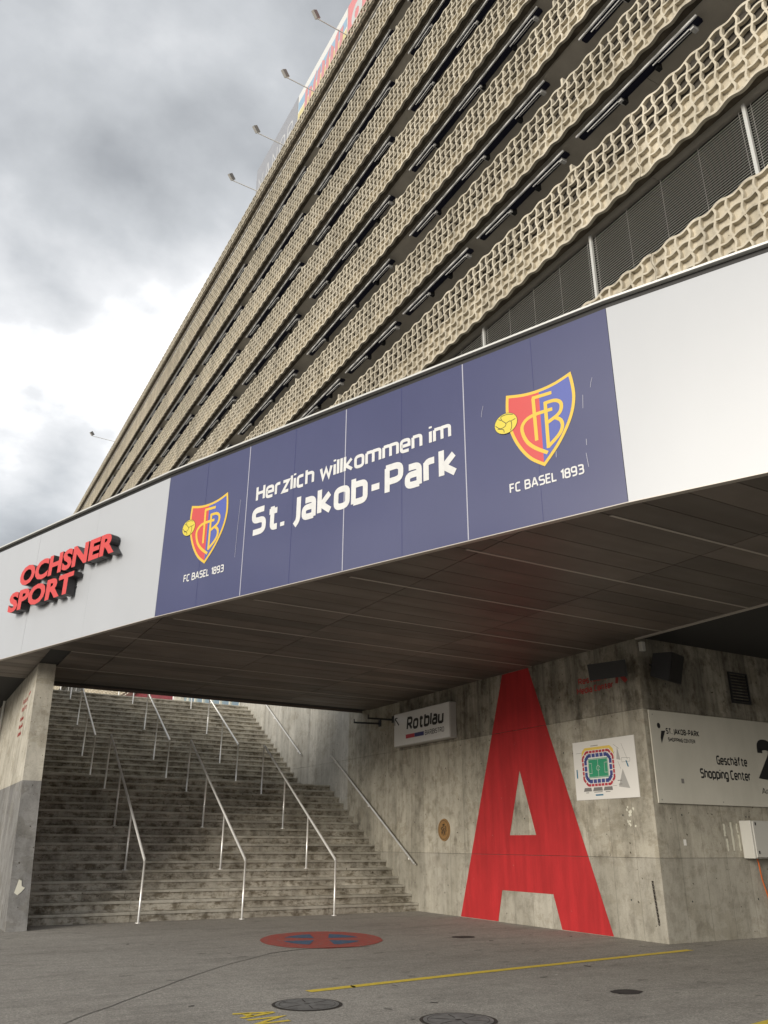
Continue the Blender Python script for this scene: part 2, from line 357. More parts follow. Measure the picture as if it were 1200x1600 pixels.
M['pblue'] = mat('royal blue print', (0.075, 0.10, 0.36), 0.35, coat=0.3)
M['pyel'] = mat('yellow print', (0.68, 0.45, 0.04), 0.35, coat=0.3)
M['pball'] = mat('lemon print', (0.64, 0.53, 0.05), 0.35, coat=0.3)
M['pblk'] = mat('black print', (0.012, 0.012, 0.013), 0.5)
M['coping'] = mat('coping metal', (0.60, 0.60, 0.57), 0.35, 0.2)
M['gutter'] = mat('dark gutter', (0.012, 0.011, 0.011), 0.6)
M['signred'] = mat('red letter face', (0.58, 0.055, 0.05), 0.45)
M['signblk'] = mat('dark letter return', (0.035, 0.032, 0.033), 0.45)
M['apaint'] = weathered('red wall paint', (0.45, 0.024, 0.027), (0.37, 0.02, 0.022), 0.62, 2.2, (1, 1, 0.5), 0.3)
def chipped(m):
    t = NT(m); src = t.b.inputs['Base Color'].links[0].from_socket
    f = t.noise(t.pos((5, 5, 0.35)), 1.3, 5, 0.6); c = t.mix(0.5, src, t.ramp(f, [(0.35, G3(0.72)), (0.6, G3(1.08))]), 'MULTIPLY')
    n = t.noise(t.pos((1, 1, 1.4)), 7.0, 9, 0.75); c = t.mix(t.ramp(n, [(0.668, G3(0)), (0.69, G3(1))]), c, (0.36, 0.30, 0.25)); t.l(c, t.b.inputs['Base Color'])
chipped(M['apaint'])
M['rtext'] = weathered('faded red wall paint', (0.45, 0.035, 0.035), (0.30, 0.06, 0.05), 0.7, 18, (1, 1, 1))
M['steel'] = mat('satin stainless steel', (0.86, 0.85, 0.82), 0.36, 0.45)
M['yline'] = weathered('yellow road paint', (0.74, 0.54, 0.05), (0.55, 0.42, 0.07), 0.75, 16, (1, 1, 1), 0.2)
M['rpaint'] = weathered('faded red road paint', (0.42, 0.075, 0.055), (0.30, 0.08, 0.065), 0.8, 9, (1, 1, 1), 0.3)
M['bpaint'] = weathered('faded blue road paint', (0.055, 0.13, 0.24), (0.07, 0.10, 0.15), 0.8, 9, (1, 1, 1), 0.3)
def worn(m, thr):                            # paint worn through to the asphalt
    t = NT(m); src = t.b.inputs['Base Color'].links[0].from_socket; n = t.noise(t.pos(), 11, 10, 0.78)
    t.l(t.mix(t.ramp(n, [(thr, G3(0)), (thr+.05, G3(1))]), src, (0.20, 0.185, 0.16)), t.b.inputs['Base Color'])
worn(M['yline'], 0.66); worn(M['rpaint'], 0.55); worn(M['bpaint'], 0.56)
M['iron'] = weathered('manhole iron', (0.20, 0.195, 0.185), (0.12, 0.115, 0.11), 0.6, 9, (1, 1, 1), 0.4)
M['rust'] = weathered('rusty frame', (0.055, 0.045, 0.038), (0.03, 0.026, 0.022), 0.8, 12, (1, 1, 1), 0.4)
M['tar'] = weathered('dark tar', (0.045, 0.04, 0.037), (0.03, 0.027, 0.025), 0.8, 12, (1, 1, 1), 0.4)
M['seal'] = weathered('old crack seal', (0.21, 0.195, 0.172), (0.14, 0.13, 0.115), 0.85, 7, (1, 1, 1), 0.3)
M['board'] = weathered('off white sign board', (0.60, 0.575, 0.50), (0.52, 0.50, 0.43), 0.5, 1.2, (1, 1, 0.4))
M['poster'] = mat('white poster', (0.74, 0.72, 0.68), 0.4)
M['green'] = mat('green print', (0.04, 0.30, 0.16), 0.5)
M['grey'] = mat('grey print', (0.40, 0.39, 0.37), 0.5)
M['dgrey'] = mat('dark grey print', (0.20, 0.19, 0.18), 0.5)
M['mred'] = mat('map red print', (0.45, 0.04, 0.06), 0.5)
M['mblue'] = mat('map blue print', (0.06, 0.08, 0.25), 0.5)
M['myel'] = mat('map yellow print', (0.75, 0.55, 0.12), 0.5)
M['cyan'] = mat('blue direction bar', (0.02, 0.16, 0.27), 0.5)
M['cab'] = mat('grey cabinet paint', (0.50, 0.49, 0.45), 0.45)
M['orange'] = mat('orange cable', (0.55, 0.13, 0.03), 0.5)
M['gold'] = weathered('bronze plaque', (0.30, 0.17, 0.065), (0.24, 0.135, 0.05), 0.5, 12, (1, 1, 1))
M['box_face'] = mat('white acrylic light box face', (0.72, 0.72, 0.71), 0.12, coat=0.4)
M['box_side'] = mat('grey light box case', (0.42, 0.41, 0.39), 0.45)
M['nblue'] = mat('navy print', (0.02, 0.025, 0.13), 0.4)
M['lred'] = mat('crimson print', (0.42, 0.02, 0.035), 0.4)
M['redwall'] = weathered('dark red cladding', (0.20, 0.012, 0.016), (0.14, 0.01, 0.012), 0.5, 1.5)
M['wglass'] = mat('sky blue window glass', (0.30, 0.40, 0.46), 0.06, 0.5)
M['frame'] = mat('pale window frame', (0.66, 0.62, 0.52), 0.5)
M['bbgrey'] = mat('grey billboard', (0.31, 0.32, 0.35), 0.5)
M['bbtxt'] = mat('pale billboard lettering', (0.55, 0.56, 0.57), 0.5)
M['bbpale'] = mat('pale billboard sheet', (0.70, 0.70, 0.68), 0.5)
M['bbyel'] = mat('billboard yellow', (0.66, 0.58, 0.30), 0.5)  # yellow, blue and reds of the billboards paled, haze and glare mixed in
M['bbblu'] = mat('billboard blue', (0.30, 0.44, 0.58), 0.5)
M['bbred'] = mat('billboard red', (0.60, 0.28, 0.29), 0.5)
M['bbpink'] = mat('billboard salmon red', (0.66, 0.26, 0.27), 0.5)
M['plinth'] = concrete('paving concrete', (0.26, 0.25, 0.23), (0.34, 0.33, 0.30), (0.42, 0.41, 0.38), 0.1, 0.3)
M['streak'] = mat('old white paint', (0.62, 0.60, 0.50), 0.7)
def metal_soffit():
    m = mat('dark brown coated metal', (0.05, 0.043, 0.037), 0.24, spec=0.38); t = NT(m)
    a = t.noise(t.pos((1, 1, 1)), 0.9, 5, 0.55); oi = t.n('ShaderNodeObjectInfo')
    mr = t.n('ShaderNodeMapRange'); mr.inputs[3].default_value = 0.75; mr.inputs[4].default_value = 1.25; t.l(oi.outputs['Random'], mr.inputs[0])
    cc = t.n('ShaderNodeCombineColor')
    for k in range(3): t.l(mr.outputs[0], cc.inputs[k])
    t.l(t.mix(1.0, t.ramp(a, [(0.35, (0.115, 0.096, 0.083)), (0.65, (0.155, 0.131, 0.113))]), cc.outputs[0], 'MULTIPLY'), t.b.inputs['Base Color'])
    b = t.noise(t.pos((0.5, 2.5, 1)), 1.4, 3, 0.5)
    t.l(t.ramp(b, [(0.3, G3(0.40)), (0.7, G3(0.55))]), t.b.inputs['Roughness'])
    t.bump(t.noise(t.pos((0.8, 3, 1)), 1.2, 2, 0.5), 0.02, 0.05); return m
M['soffit'] = metal_soffit()
M['srail'] = mat('soffit profile', (0.46, 0.42, 0.375), 0.4, 0.1)
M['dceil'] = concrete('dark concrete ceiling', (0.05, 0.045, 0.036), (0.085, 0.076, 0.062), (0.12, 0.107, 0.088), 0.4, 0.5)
def asphalt():
    m = mat('asphalt', (0.13, 0.122, 0.112), 0.85, spec=0.3); t = NT(m); p = t.pos()
    a = t.noise(p, 0.35, 6, 0.6, 0.4); col = t.ramp(a, [(0.3, (0.265, 0.245, 0.215)), (0.7, (0.325, 0.303, 0.268))])
    s = t.noise(t.pos((0.55, 1.6, 1)), 1.1, 8, 0.7); col = t.mix(0.75, col, t.ramp(s, [(0.33, G3(0.68)), (0.5, G3(1.0))]), 'MULTIPLY')
    o = t.noise(t.pos((1.2, 2.2, 1)), 2.2, 2, 0.4); col = t.mix(0.6, col, t.ramp(o, [(0.265, G3(0.4)), (0.30, G3(1.0))]), 'MULTIPLY')
    mm = t.noise(p, 6.5, 6, 0.7); col = t.mix(0.6, col, t.ramp(mm, [(0.35, G3(0.80)), (0.65, G3(1.16))]), 'MULTIPLY')
    gr = t.noise(p, 34, 3, 0.75); col = t.mix(0.8, col, t.ramp(gr, [(0.32, G3(0.66)), (0.68, G3(1.34))]), 'MULTIPLY')
    v = t.n('ShaderNodeTexVoronoi'); v.inputs['Scale'].default_value = 70; t.l(p, v.inputs['Vector'])
    col = t.mix(0.5, col, t.ramp(v.outputs['Color'], [(0.1, G3(0.62)), (0.9, G3(1.38))]), 'MULTIPLY')
    f = t.noise(p, 160, 3, 0.7); col = t.mix(0.5, col, t.ramp(f, [(0.3, G3(0.6)), (0.7, G3(1.4))]), 'MULTIPLY')
    w = t.n('ShaderNodeTexVoronoi'); w.inputs['Scale'].default_value = 1.1; t.l(p, w.inputs['Vector'])
    col = t.mix(t.ramp(w.outputs['Distance'], [(0.018, G3(1.0)), (0.022, G3(0.0))]), col, (0.55, 0.54, 0.5))
    t.l(col, t.b.inputs['Base Color']); t.bump(v.outputs['Distance'], 0.5, 0.006); return m
M['asphalt'] = asphalt()

# ------------------------------------------------------------------ key dimensions
XA, YC, ZS, ZT = 11.44, 10.66, 5.08, 7.69          # wall face, corner, soffit, fascia top
FA, FB = Vector((3.25, 13.70)), Vector((6.51, 5.94))
FL = FA+(Vector((1.40, 18.75))-FA).normalized()*16.0
FR_ = FB+(Vector((7.18, 4.60))-FB).normalized()*12.0
fas = Fr((FA.x, FA.y, 0), (FB.x-FA.x, FB.y-FA.y, 0), (0, 0, 1))
fasL = Fr((FA.x, FA.y, 0), (FA.x-FL.x, FA.y-FL.y, 0), (0, 0, 1))
fasR = Fr((FB.x, FB.y, 0), (FR_.x-FB.x, FR_.y-FB.y, 0), (0, 0, 1))
wa = Fr((XA, 0, 0), (0, -1, 0), (0, 0, 1))          # a = -y
ws = Fr((0, YC, 0), (1, 0, 0), (0, 0, 1))           # a = x

# ------------------------------------------------------------------ ground
def ground():
    V = [(-400, -400, 0), (400, -400, 0), (400, 400, 0), (-400, 400, 0)]
    g = add('ground', (V, [(0, 1, 2, 3)]), M['asphalt']); tag(g, 'grey asphalt forecourt in front of the steps', 'ground', kind='structure')
    gf = Fr((0, 0, 0), (1, 0, 0), (0, 1, 0))
    def band(p, q, w, z=0.004):
        p, q = Vector(p), Vector(q); n = max(2, int((q-p).length/0.25)); t = (q-p).normalized(); m = Vector((-t.y, t.x)); V, F = [], []
        for k in range(n+1):
            c = p+(q-p)*k/n; j = random.uniform(-.006, .006)
            V += [(*(c-m*(w/2+j)), z), (*(c+m*(w/2+random.uniform(-.006, .006))), z)]
        return V, [(2*k, 2*k+2, 2*k+3, 2*k+1) for k in range(n)]
    o = add('painted_line', band((4.31, 9.24), (7.0, 9.57), 0.14), M['yline'], g); o['label'] = 'yellow road line running to the wall corner'
    add('painted_line', band((7.0, 9.565), (11.15, 9.98), 0.14), M['yline'], g)
    add('painted_line', band((7.0, 5.70), (9.5, 6.20), 0.13), M['yline'], g)
    # letters AN, tops towards +x
    lf = Fr((3.12, 8.46, 0), (0.03, -1, 0), (1, 0.06, 0))
    for s, a0, a1 in (('A', 0.02, 0.30), ('N', 0.35, 0.62)):
        V, F = lettering(Fr((3.12, 8.46, 0), (0.03, -1, 0), (1, 0.05, 0)), s, a0, a1, 0, 0.41, 0.0, 0.045)
        add('painted_letter', ([(v[0], v[1], 0.004) for v in V], F), M['yline'], g)
    # no-stopping roundel
    c = Vector((6.68, 13.86)); e1 = Vector((0.90, -0.436)).normalized()*1.03; e2 = Vector((1.2, 2.37)).normalized()*1.30
    def ell(poly, z): return [(*(c+e1*a+e2*b), z) for a, b in poly]
    P = circle(0, 0, 1, n=48); rim = [(a*(1+random.uniform(-.012, .012)), b*(1+random.uniform(-.012, .012))) for a, b in P]
    d = add('painted_roundel', (ell(rim, 0.004), [tuple(range(48))]), M['rpaint'], g); d['label'] = 'faded red and blue no stopping roundel on asphalt'
    for q0, q1 in ((20, 80), (110, 165), (200, 255), (290, 345)):
        ri = 0.64; pts = []; 
        for k in range(9):
            t = R(q0+(q1-q0)*k/8); pts.append((ri*math.cos(t), ri*math.sin(t)))
        t = R((q0+q1)/2); pts.append((0.17*math.cos(t), 0.17*math.sin(t)))
        add('painted_segment', (ell(pts, 0.0065), [tuple(range(len(pts)))]), M['bpaint'], d)
    random.seed(3)
    for (x, y, rx, ry) in ((7.42, 7.61, .19, .15), (9.05, 13.1, .22, .17)):
        P = [(x+a*random.uniform(.9, 1.1), y+b*random.uniform(.9, 1.1)) for a, b in circle(0, 0, rx, ry, 22)]
        add('asphalt_patch', ([(a, b, 0.004) for a, b in P], [tuple(range(22))]), M['tar'], g)
    def crack(pts, w):
        f = Fr((0, 0, 0), (1, 0, 0), (0, 1, 0)); P = smooth_pts(pts, n=6); P = [(a+random.uniform(-.012, .012), b+random.uniform(-.012, .012)) for a, b in P]
        add('tar_seam', f.stroke(P, w, 0.004), M['seal'], g)
    crack([(1.6, 8.6), (2.6, 9.8), (3.9, 11.3), (5.2, 12.5)], 0.018); crack([(5.2, 12.5), (5.9, 12.75), (6.9, 12.6)], 0.05)
    for k in range(46):
        x = random.uniform(2, 11); y = random.uniform(6.2, 15.5); r = random.uniform(.012, .05); a = random.uniform(0, 3)
        if (Vector((x, y))-c).length < 1.5: continue
        P = [(x+u*math.cos(a)-v*math.sin(a), y+u*math.sin(a)+v*math.cos(a)) for u, v in [(p*random.uniform(.7, 1.2), q*random.uniform(.7, 1.2)) for p, q in circle(0, 0, r*1.6, r*.7, 10)]]
        add('oil_spot', ([(p, q, 0.004) for p, q in P], [tuple(range(10))]), M['seal'] if k % 3 else M['tar'], g)
    P = [(5.30, 12.0), (5.75, 12.45), (6.6, 12.72), (7.1, 12.55), (6.5, 12.45), (5.95, 12.1)]
ground()
def manhole(x, y, r, label):
    t = thing('manhole_cover', (x, y, 0), label, 'manhole cover', 'manhole covers')
    f = Fr((x, y, 0), (1, 0, 0), (0, 1, 0)); n = 40
    add('frame', f.flat(circle(0, 0, r, n=n), 0.004, [list(reversed(circle(0, 0, r*.90, n=n)))]), M['rust'], t)
    add('lid', f.flat(circle(0, 0, r*.905, n=n), 0.007), M['iron'], t)
    add('groove', f.flat(circle(0, 0, r*.80, n=n), 0.0085, [list(reversed(circle(0, 0, r*.785, n=n)))]), M['rust'], t)
    add('key_hole', f.flat(circle(0, 0.0, .035, .02, 10), 0.009), M['dk'], t)
    for k in range(6):
        a = k*math.pi/3+.3; add('rib', f.stroke([(.09*math.cos(a), .09*math.sin(a)), (r*.72*math.cos(a), r*.72*math.sin(a))], 0.012, 0.009), M['rust'], t)
manhole(3.98, 8.54, 0.355, 'round iron manhole cover beside the yellow painted letters')
manhole(4.88, 7.18, 0.36, 'round iron manhole cover at the very bottom edge, nearest the camera')

# ------------------------------------------------------------------ concrete walls right of the stairs
def right_walls():
    t = thing('concrete_wall', (XA+2, 20, 0), 'stained board-marked concrete corner wall painted with a giant red A', 'wall')
    core = join(box(XA+.03, XA+1.2, YC+.03, 32.0, 0, ZS+.3), box(XA+.03, XA+1.2, 21.6, 32.0, ZS+.3, 8.0), box(XA+1.2, 30, YC+.03, YC+1.0, 0, 6.2))
    add('core', core, M['joint'], t)
    ys = [YC, 13.45, 16.36, 19.30, 22.3, 25.2, 28.2, 32.0]; g = 0.006
    def wedge_panel(f, a0, a1, b0, b1, m): add('concrete_panel', f.slab(a0+g/2, a1-g/2, b0+g/2, b1-g/2, -0.06, random.uniform(-.002, .002)), m, t)
    for i in range(len(ys)-1):
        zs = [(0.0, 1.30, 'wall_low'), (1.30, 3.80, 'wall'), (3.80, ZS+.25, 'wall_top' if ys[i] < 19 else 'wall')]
        if ys[i] > 21: zs = [(0.0, 1.30, 'wall_low'), (1.3, 3.8, 'wall_skylit'), (3.8, 7.9, 'wall_skylit')]  # upper panels under open sky take the lightened copy
        for z0, z1, m in zs: wedge_panel(wa, -ys[i+1], -ys[i], z0, z1, M[m])
    xs = [XA+.012, 14.6, 17.6, 20.6, 24]
    for i in range(len(xs)-1):
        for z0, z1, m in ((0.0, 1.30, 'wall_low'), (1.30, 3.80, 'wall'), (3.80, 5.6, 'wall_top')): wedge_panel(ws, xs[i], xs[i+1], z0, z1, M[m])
    for f, cols in ((wa, [(-y-.75, -y-2.2) for y in ys[:6]]), (ws, [(12.1, 13.8), (15.2, 16.8)])):
        for pair in cols:
            for a in pair:
                for z in (.62, 2.0, 3.2, 4.3): add('tie_hole', f.flat(circle(a, z, .016, n=8), .003), M['dk'], t)
    # big red A
    A = [(16.62, .012), (15.25, .012), (15.07, .61), (13.45, .61), (13.26, .012), (11.91, .012), (13.80, ZS-.012), (14.72, ZS-.012)]
    H = [(14.72, 1.68), (13.86, 1.68), (14.28, 2.96)]
    AV, AF = wa.flat([(-y, z) for y, z in A], 0, [[(-y, z) for y, z in H]])
    for z0, z1 in ((0, 1.296), (1.304, 3.796), (3.804, 6)):
        V, F = [], []
        for f in AF:
            P_ = [Vector((AV[k].y, AV[k].z)) for k in f]
            P_ = clip(P_, Vector((0, 1)), z1); P_ = clip(P_, Vector((0, -1)), -z0) if len(P_) > 2 else P_
            if len(P_) > 2: n = len(V); V += [(XA-.005, p.x, p.y) for p in P_]; F.append(tuple(range(n, n+len(P_))))
        o = add('painted_letter', (V, F), M['apaint'], t); o['label'] = 'band of the giant red capital A painted from ground to ceiling'
    # faded red direction text
    add_words('painted_text', wa, 'Restaurant', -12.27, -11.28, 4.455, .125, .004, .05, M['rtext'], t, 0.0)
    add_words('painted_text', wa, 'Media Center', -12.33, -11.33, 4.27, .125, .004, .05, M['rtext'], t, 0.0)
    add('painted_arrow', wa.flat([(-11.27, 4.34), (-11.20, 4.33), (-11.17, 4.47), (-11.02, 4.31), (-10.95, 4.36), (-11.10, 4.52), (-10.97, 4.545), (-10.98, 4.60), (-11.22, 4.60)], .004), M['rtext'], t)
    # old white paint
    for (x0, x1, z0, z1) in ((13.12, 13.19, 1.66, 1.87), (13.15, 13.22, 1.41, 1.62), (13.31, 13.38, 1.42, 1.90), (13.47, 13.53, 1.72, 1.88), (13.49, 13.55, 1.42, 1.69)):
        n = 7; L = [(x0+random.uniform(0, .02), z0+(z1-z0)*k/n) for k in range(n+1)]; Rr = [(x1-random.uniform(0, .02), z0+(z1-z0)*k/n) for k in range(n+1)]
        add('paint_streak', ws.flat(L and ([L[0]]+Rr+list(reversed(L[1:]))), .004), M['streak'], t)
    add('sticker', ws.rect(12.06, 12.13, 1.50, 1.60, .004), M['poster'], t)
    for k in range(16):
        a = -11.30+random.uniform(0, .19); b = 1.80+random.uniform(0, .33); P = [(a+u*random.uniform(.5, 1.2), b+v*random.uniform(.5, 1.2)) for u, v in circle(0, 0, .022, .03, 7)]
        add('paint_spot', wa.flat(P, .003+.0002*k), M['streak'], t)
    return t
right_walls()

# map poster, sign board, light box, plaque
def poster():
    t = thing('map_poster', (XA, 11.75, 2.29), 'white poster with a coloured stadium seating plan right of the red A', 'poster')
    f = Fr((XA, 12.57, 2.29), (0, -1, 0), (0, 0, 1)); W, H = 1.63, 1.07
    add('sheet', f.slab(0, W, 0, H, .003, .014), M['poster'], t)
    U = lambda x, y: (x/1200*W*1.31-.165, H-(y-60)/900*H*1.0)   # rough map units
    def rr(cx, cy, w, h, c): return [(cx-w+c, cy-h), (cx+w-c, cy-h), (cx+w, cy-h+c), (cx+w, cy+h-c), (cx+w-c, cy+h), (cx-w+c, cy+h), (cx-w, cy+h-c), (cx-w, cy-h+c)]
    cx, cy = .66, .56
    add('print', f.flat([(.215, .70), (.245, .88), (.33, .945), (1.0, .945), (1.08, .88), (1.105, .70)], .0155), M['myel'], t)
    add('print', f.flat(rr(cx, cy, .435, .335, .12), .017), M['poster'], t)
    def blocks(w, h, c, th, m, n):                 # seat blocks round a ring
        P = rr(cx, cy, w, h, c)
        for k in range(8):
            a, b = Vector(P[k]), Vector(P[(k+1) % 8]); L = (b-a).length; q = max(1, round(L/n)); tn = (b-a).normalized(); nn = Vector((-tn.y, tn.x))
            for i in range(q):
                s0 = a+(b-a)*((i+.09)/q); s1 = a+(b-a)*((i+.91)/q)
                add('print', f.flat([tuple(s0), tuple(s1), tuple(s1+nn*th), tuple(s0+nn*th)], .0185), m, t)
    blocks(.425, .325, .12, .045, M['mred'], .085); blocks(.365, .268, .10, .068, M['mblue'], .11)
    add('print', f.rect(cx-.262, cx+.262, cy-.175, cy+.175, .0185), M['green'], t)
    for pts in ([(cx, cy-.16), (cx, cy+.16)], [(cx-.25, cy-.16), (cx+.25, cy-.16), (cx+.25, cy+.16), (cx-.25, cy+.16), (cx-.25, cy-.16)], [(cx-.25, cy-.09), (cx-.17, cy-.09), (cx-.17, cy+.09), (cx-.25, cy+.09)], [(cx+.25, cy-.09), (cx+.17, cy-.09), (cx+.17, cy+.09), (cx+.25, cy+.09)], circle(cx, cy, .045, n=14)):
        add('print', f.stroke(pts, .006, .020), M['poster'], t)
    for x0, x1, y0, y1 in ((.25, .43, .15, .215), (.50, .72, .15, .215), (.78, .98, .15, .215)): add('print', f.flat([(x0-.03, y0), (x1+.01, y0), (x1, y1), (x0, y1)], .0165), M['dgrey'], t)
    add('print', f.flat([(1.15, .20), (1.42, .16), (1.28, .50)], .0165), M['grey'], t); add('print', f.flat([(1.15, .68), (1.25, .66), (1.19, .90)], .0165), M['grey'], t)
    for P in (((1.37, .64), (1.40, .64), (1.44, .53), (1.41, .53)), ((.06, .56), (.09, .56), (.09, .40), (.06, .40)), ((.53, .065), (.73, .065), (.73, .09), (.53, .09))): add('print', f.flat(P, .0165), M['cyan'], t)
    for pts in ([(1.10, .95), (1.24, .86)], [(1.30, .95), (1.42, .66)], [(1.18, .64), (1.24, .50)], [(1.28, .70), (1.48, .68), (1.48, .62), (1.28, .62), (1.28, .70)], [(.08, .86), (.24, .86)], [(1.02, .72), (1.12, .82)], [(1.0, .22), (1.1, .22)]):
        add('print', f.stroke(pts, .005, .0165), M['dgrey'], t)
    for x0, x1, y in ((.50, .70, .965), (.5, .72, .125), (1.13, 1.24, .30), (1.15, 1.24, .235), (.28, .36, .12), (.80, .92, .12)): add('print', f.rect(x0, x1, y, y+.012, .0175), M['dgrey'], t)
poster()
def sign_board():
    t = thing('sign_board', (13.5, YC, 2.18), 'long off-white shopping centre sign board on the shaded wall around the corner', 'sign')
    add('board', ws.slab(11.54, 16.4, 2.185, 3.775, .01, .035), M['board'], t)
    add_words('lettering', ws, 'ST. JAKOB-PARK', 11.92, 12.79, 3.375, .105, .0375, .055, M['pblk'], t, 0.0)
    add_words('lettering', ws, 'SHOPPING CENTER', 11.95, 12.66, 3.245, .07, .0375, .045, M['pblk'], t, 0.0)
    add_words('lettering', ws, 'Geschäfte', 13.17, 14.03, 2.90, .165, .0375, .045, M['pblk'], t, 0.0)
    add_words('lettering', ws, 'Shopping Center', 12.68, 14.06, 2.64, .175, .0375, .045, M['pblk'], t, 0.0)
    add_words('lettering', ws, '2', 14.30, 14.85, 2.66, .78, .0375, .085, M['pblk'], t, 0.0)
    add_words('lettering', ws, 'Anli', 14.33, 14.62, 2.42, .105, .0375, .01, M['pblk'], t, 0.0)
    add('emblem', join(ws.flat(circle(11.75, 3.51, .042, .05, 16), .0375), ws.flat([(11.80, 3.42), (11.905, 3.43), (11.78, 3.20), (11.765, 3.30)], .0375)), M['pblk'], t)
    add('sticker', ws.rect(12.16, 12.23, 2.53, 2.61, .0375), M['dgrey'], t)
    for x, z in ((11.62, 2.24), (11.62, 3.70), (13.2, 2.24), (14.9, 2.24)): add('screw', ws.flat(circle(x, z, .012, n=8), .0375), M['dgrey'], t)
sign_board()
def light_box():
    t = thing('light_box_sign', (XA-.1, 17.9, 3.86), 'white bistro light box with black italic name under the soffit', 'sign')
    f = Fr((XA-.205, 19.24, 3.86), (0, -1, 0), (0, 0, 1)); W, H = 2.66, .86
    add('case', bbox(XA-.20, XA-.004, 16.58, 19.24, 3.86, 4.72, .012), M['box_side'], t)
    add('face', f.slab(.02, W-.02, .02, H-.02, .0, .008), M['box_face'], t)
    add_words('lettering', f, 'Rotblau', .66, 2.42, .37, .34, .0105, .055, M['pblk'], t, .12)
    add('bar', f.rect(.62, 1.05, .17, .27, .0105), M['lred'], t); add('bar', f.rect(1.053, 1.50, .17, .27, .0105), M['nblue'], t)
    add_words('lettering', f, 'BAR|BISTRO', 1.55, 2.42, .165, .12, .0105, .02, M['pblk'], t, .05)
    add('arrow', join(f.stroke([(.06, .56), (.06, .74)], .035, .0105), f.stroke([(.06, .74), (.27, .55)], .04, .0108), f.stroke([(.06, .74), (.2, .74)], .03, .0111)), M['pblk'], t)
light_box()
def plaque():
    t = thing('round_plaque', (XA, 17.22, 1.56), 'round bronze plaque with a dark emblem left of the red A', 'plaque')
    f = Fr((XA, 17.22, 1.81), (0, -1, 0), (0, 0, 1)); n = 28
    P = circle(0, 0, .25, n=n); V = [f.p(a, b, .003) for a, b in P]+[f.p(a*.97, b*.97, .022) for a, b in P]
    add('disc', (V, [tuple(range(n, 2*n))]+[(i, (i+1) % n, n+(i+1) % n, n+i) for i in range(n)]), M['gold'], t)
    S = [[(-.08, -.10), (-.04, -.03), (-.10, .03), (-.02, .07), (.0, .13)], [(.0, -.13), (.02, -.05), (-.02, 0), (.04, .04)], [(.06, -.11), (.05, -.02), (.10, .04), (.05, .09)], [(-.10, -.04), (-.06, -.07)], [(.09, -.05), (.12, 0)], [(-.05, .11), (.05, .12)]]
    for s in S: add('emblem', f.stroke(smooth_pts(s), .022, .024), M['pblk'], t)
    add('ring', f.flat(circle(0, 0, .215, n=n), .0235, [list(reversed(circle(0, 0, .205, n=n)))]), M['rust'], t)
plaque()
def cabinet():
    t = thing('electric_cabinet', (14.2, YC, 1.29), 'grey metal electric cabinet mounted below the sign board', 'cabinet')
    add('case', bbox(13.58, 14.9, YC-.24, YC-.002, 1.29, 1.93, .008), M['cab'], t)
    add('door', bbox(13.61, 14.88, YC-.27, YC-.245, 1.31, 1.915, .006), M['cab'], t)
    for z in (1.37, 1.85): add('hinge', bbox(13.66, 13.685, YC-.281, YC-.268, z, z+.05, .003), M['dk'], t)
    c = add('power_cable', tube([(13.78, YC-.12, 1.30), (13.80, YC-.12, 1.22), (13.92, YC-.05, .95), (14.1, YC-.03, .45), (14.3, YC-.05, .02)], .013, 6), M['orange'], None, True)
    tag(c, 'orange power cable hanging from the grey cabinet', 'cable')
cabinet()
def vent():
    t = thing('vent_grille', (14.2, YC, 4.1), 'dark louvred vent grille high above the sign board', 'vent')
    add('frame', join(ws.slab(13.90, 14.46, 4.10, 4.13, .002, .03), ws.slab(13.90, 14.46, 4.68, 4.71, .002, .03), ws.slab(13.90, 13.93, 4.13, 4.68, .002, .03), ws.slab(14.43, 14.46, 4.13, 4.68, .002, .03)), M['dk'], t)
    for k in range(9):
        z = 4.14+k*.06; V = [ws.p(13.93, z, .026), ws.p(14.43, z, .026), ws.p(14.43, z+.045, .004), ws.p(13.93, z+.045, .004)]
        add('slat', (V, [(0, 1, 2, 3)]), M['dk'], t)
vent()
def chain():
    V, F = [], []
    n = 0; z = .90; y = 10.865; k = 0
    Gs = []
    while z > .27:
        a = 'y' if k % 2 else 'x'; pts = []
        for i in range(9):
            q = 2*math.pi*i/8; u = .016*math.cos(q); v = .030*math.sin(q)
            pts.append((XA-.018+(u if a == 'x' else 0), y-(.90-z)*.08+(u if a == 'y' else 0), z+v))
        Gs.append(tube(pts, .0055, 5, False)); z -= .043; k += 1
    c = add('hanging_chain', join(*Gs, tube([(XA+.005, y, .93), (XA-.03, y, .93)], .012, 6)), M['rust'], None, True)
    tag(c, 'rusty chain hanging on the wall near the concrete corner', 'chain')
chain()
def speaker(c, yaw, pitch, hx, hy, hz, label):
    t = thing('loudspeaker', (c[0], c[1], c[2]-hz), label, 'loudspeaker', 'loudspeakers at the wall corner')
    m = Matrix.Rotation(yaw, 3, 'Z') @ Matrix.Rotation(pitch, 3, 'X'); ax, ay, az = (m @ Vector(v) for v in ((1, 0, 0), (0, 1, 0), (0, 0, 1)))
    cc = Vector(c); V = []
    for sy, kx, kz in ((-1, 1, 1), (1, .62, .8)):
        for sx, sz in ((-1, -1), (1, -1), (1, 1), (-1, 1)): V.append(cc+ax*sx*hx*kx+ay*sy*hy+az*sz*hz*kz)
    add('cabinet', (V, [(0, 1, 2, 3), (7, 6, 5, 4), (0, 4, 5, 1), (1, 5, 6, 2), (2, 6, 7, 3), (3, 7, 4, 0)]), M['dk'], t)
    add('grille', frame_box(cc-ay*(hy+.008), ax, ay, az, hx*.94, .006, hz*.94), M['gutter'], t)
    return t, cc, ay
t, c, ay = speaker((XA-.30, 11.05, 4.53), R(-70), R(12), .38, .17, .15, 'wide black loudspeaker on the wall above the stadium plan'); 
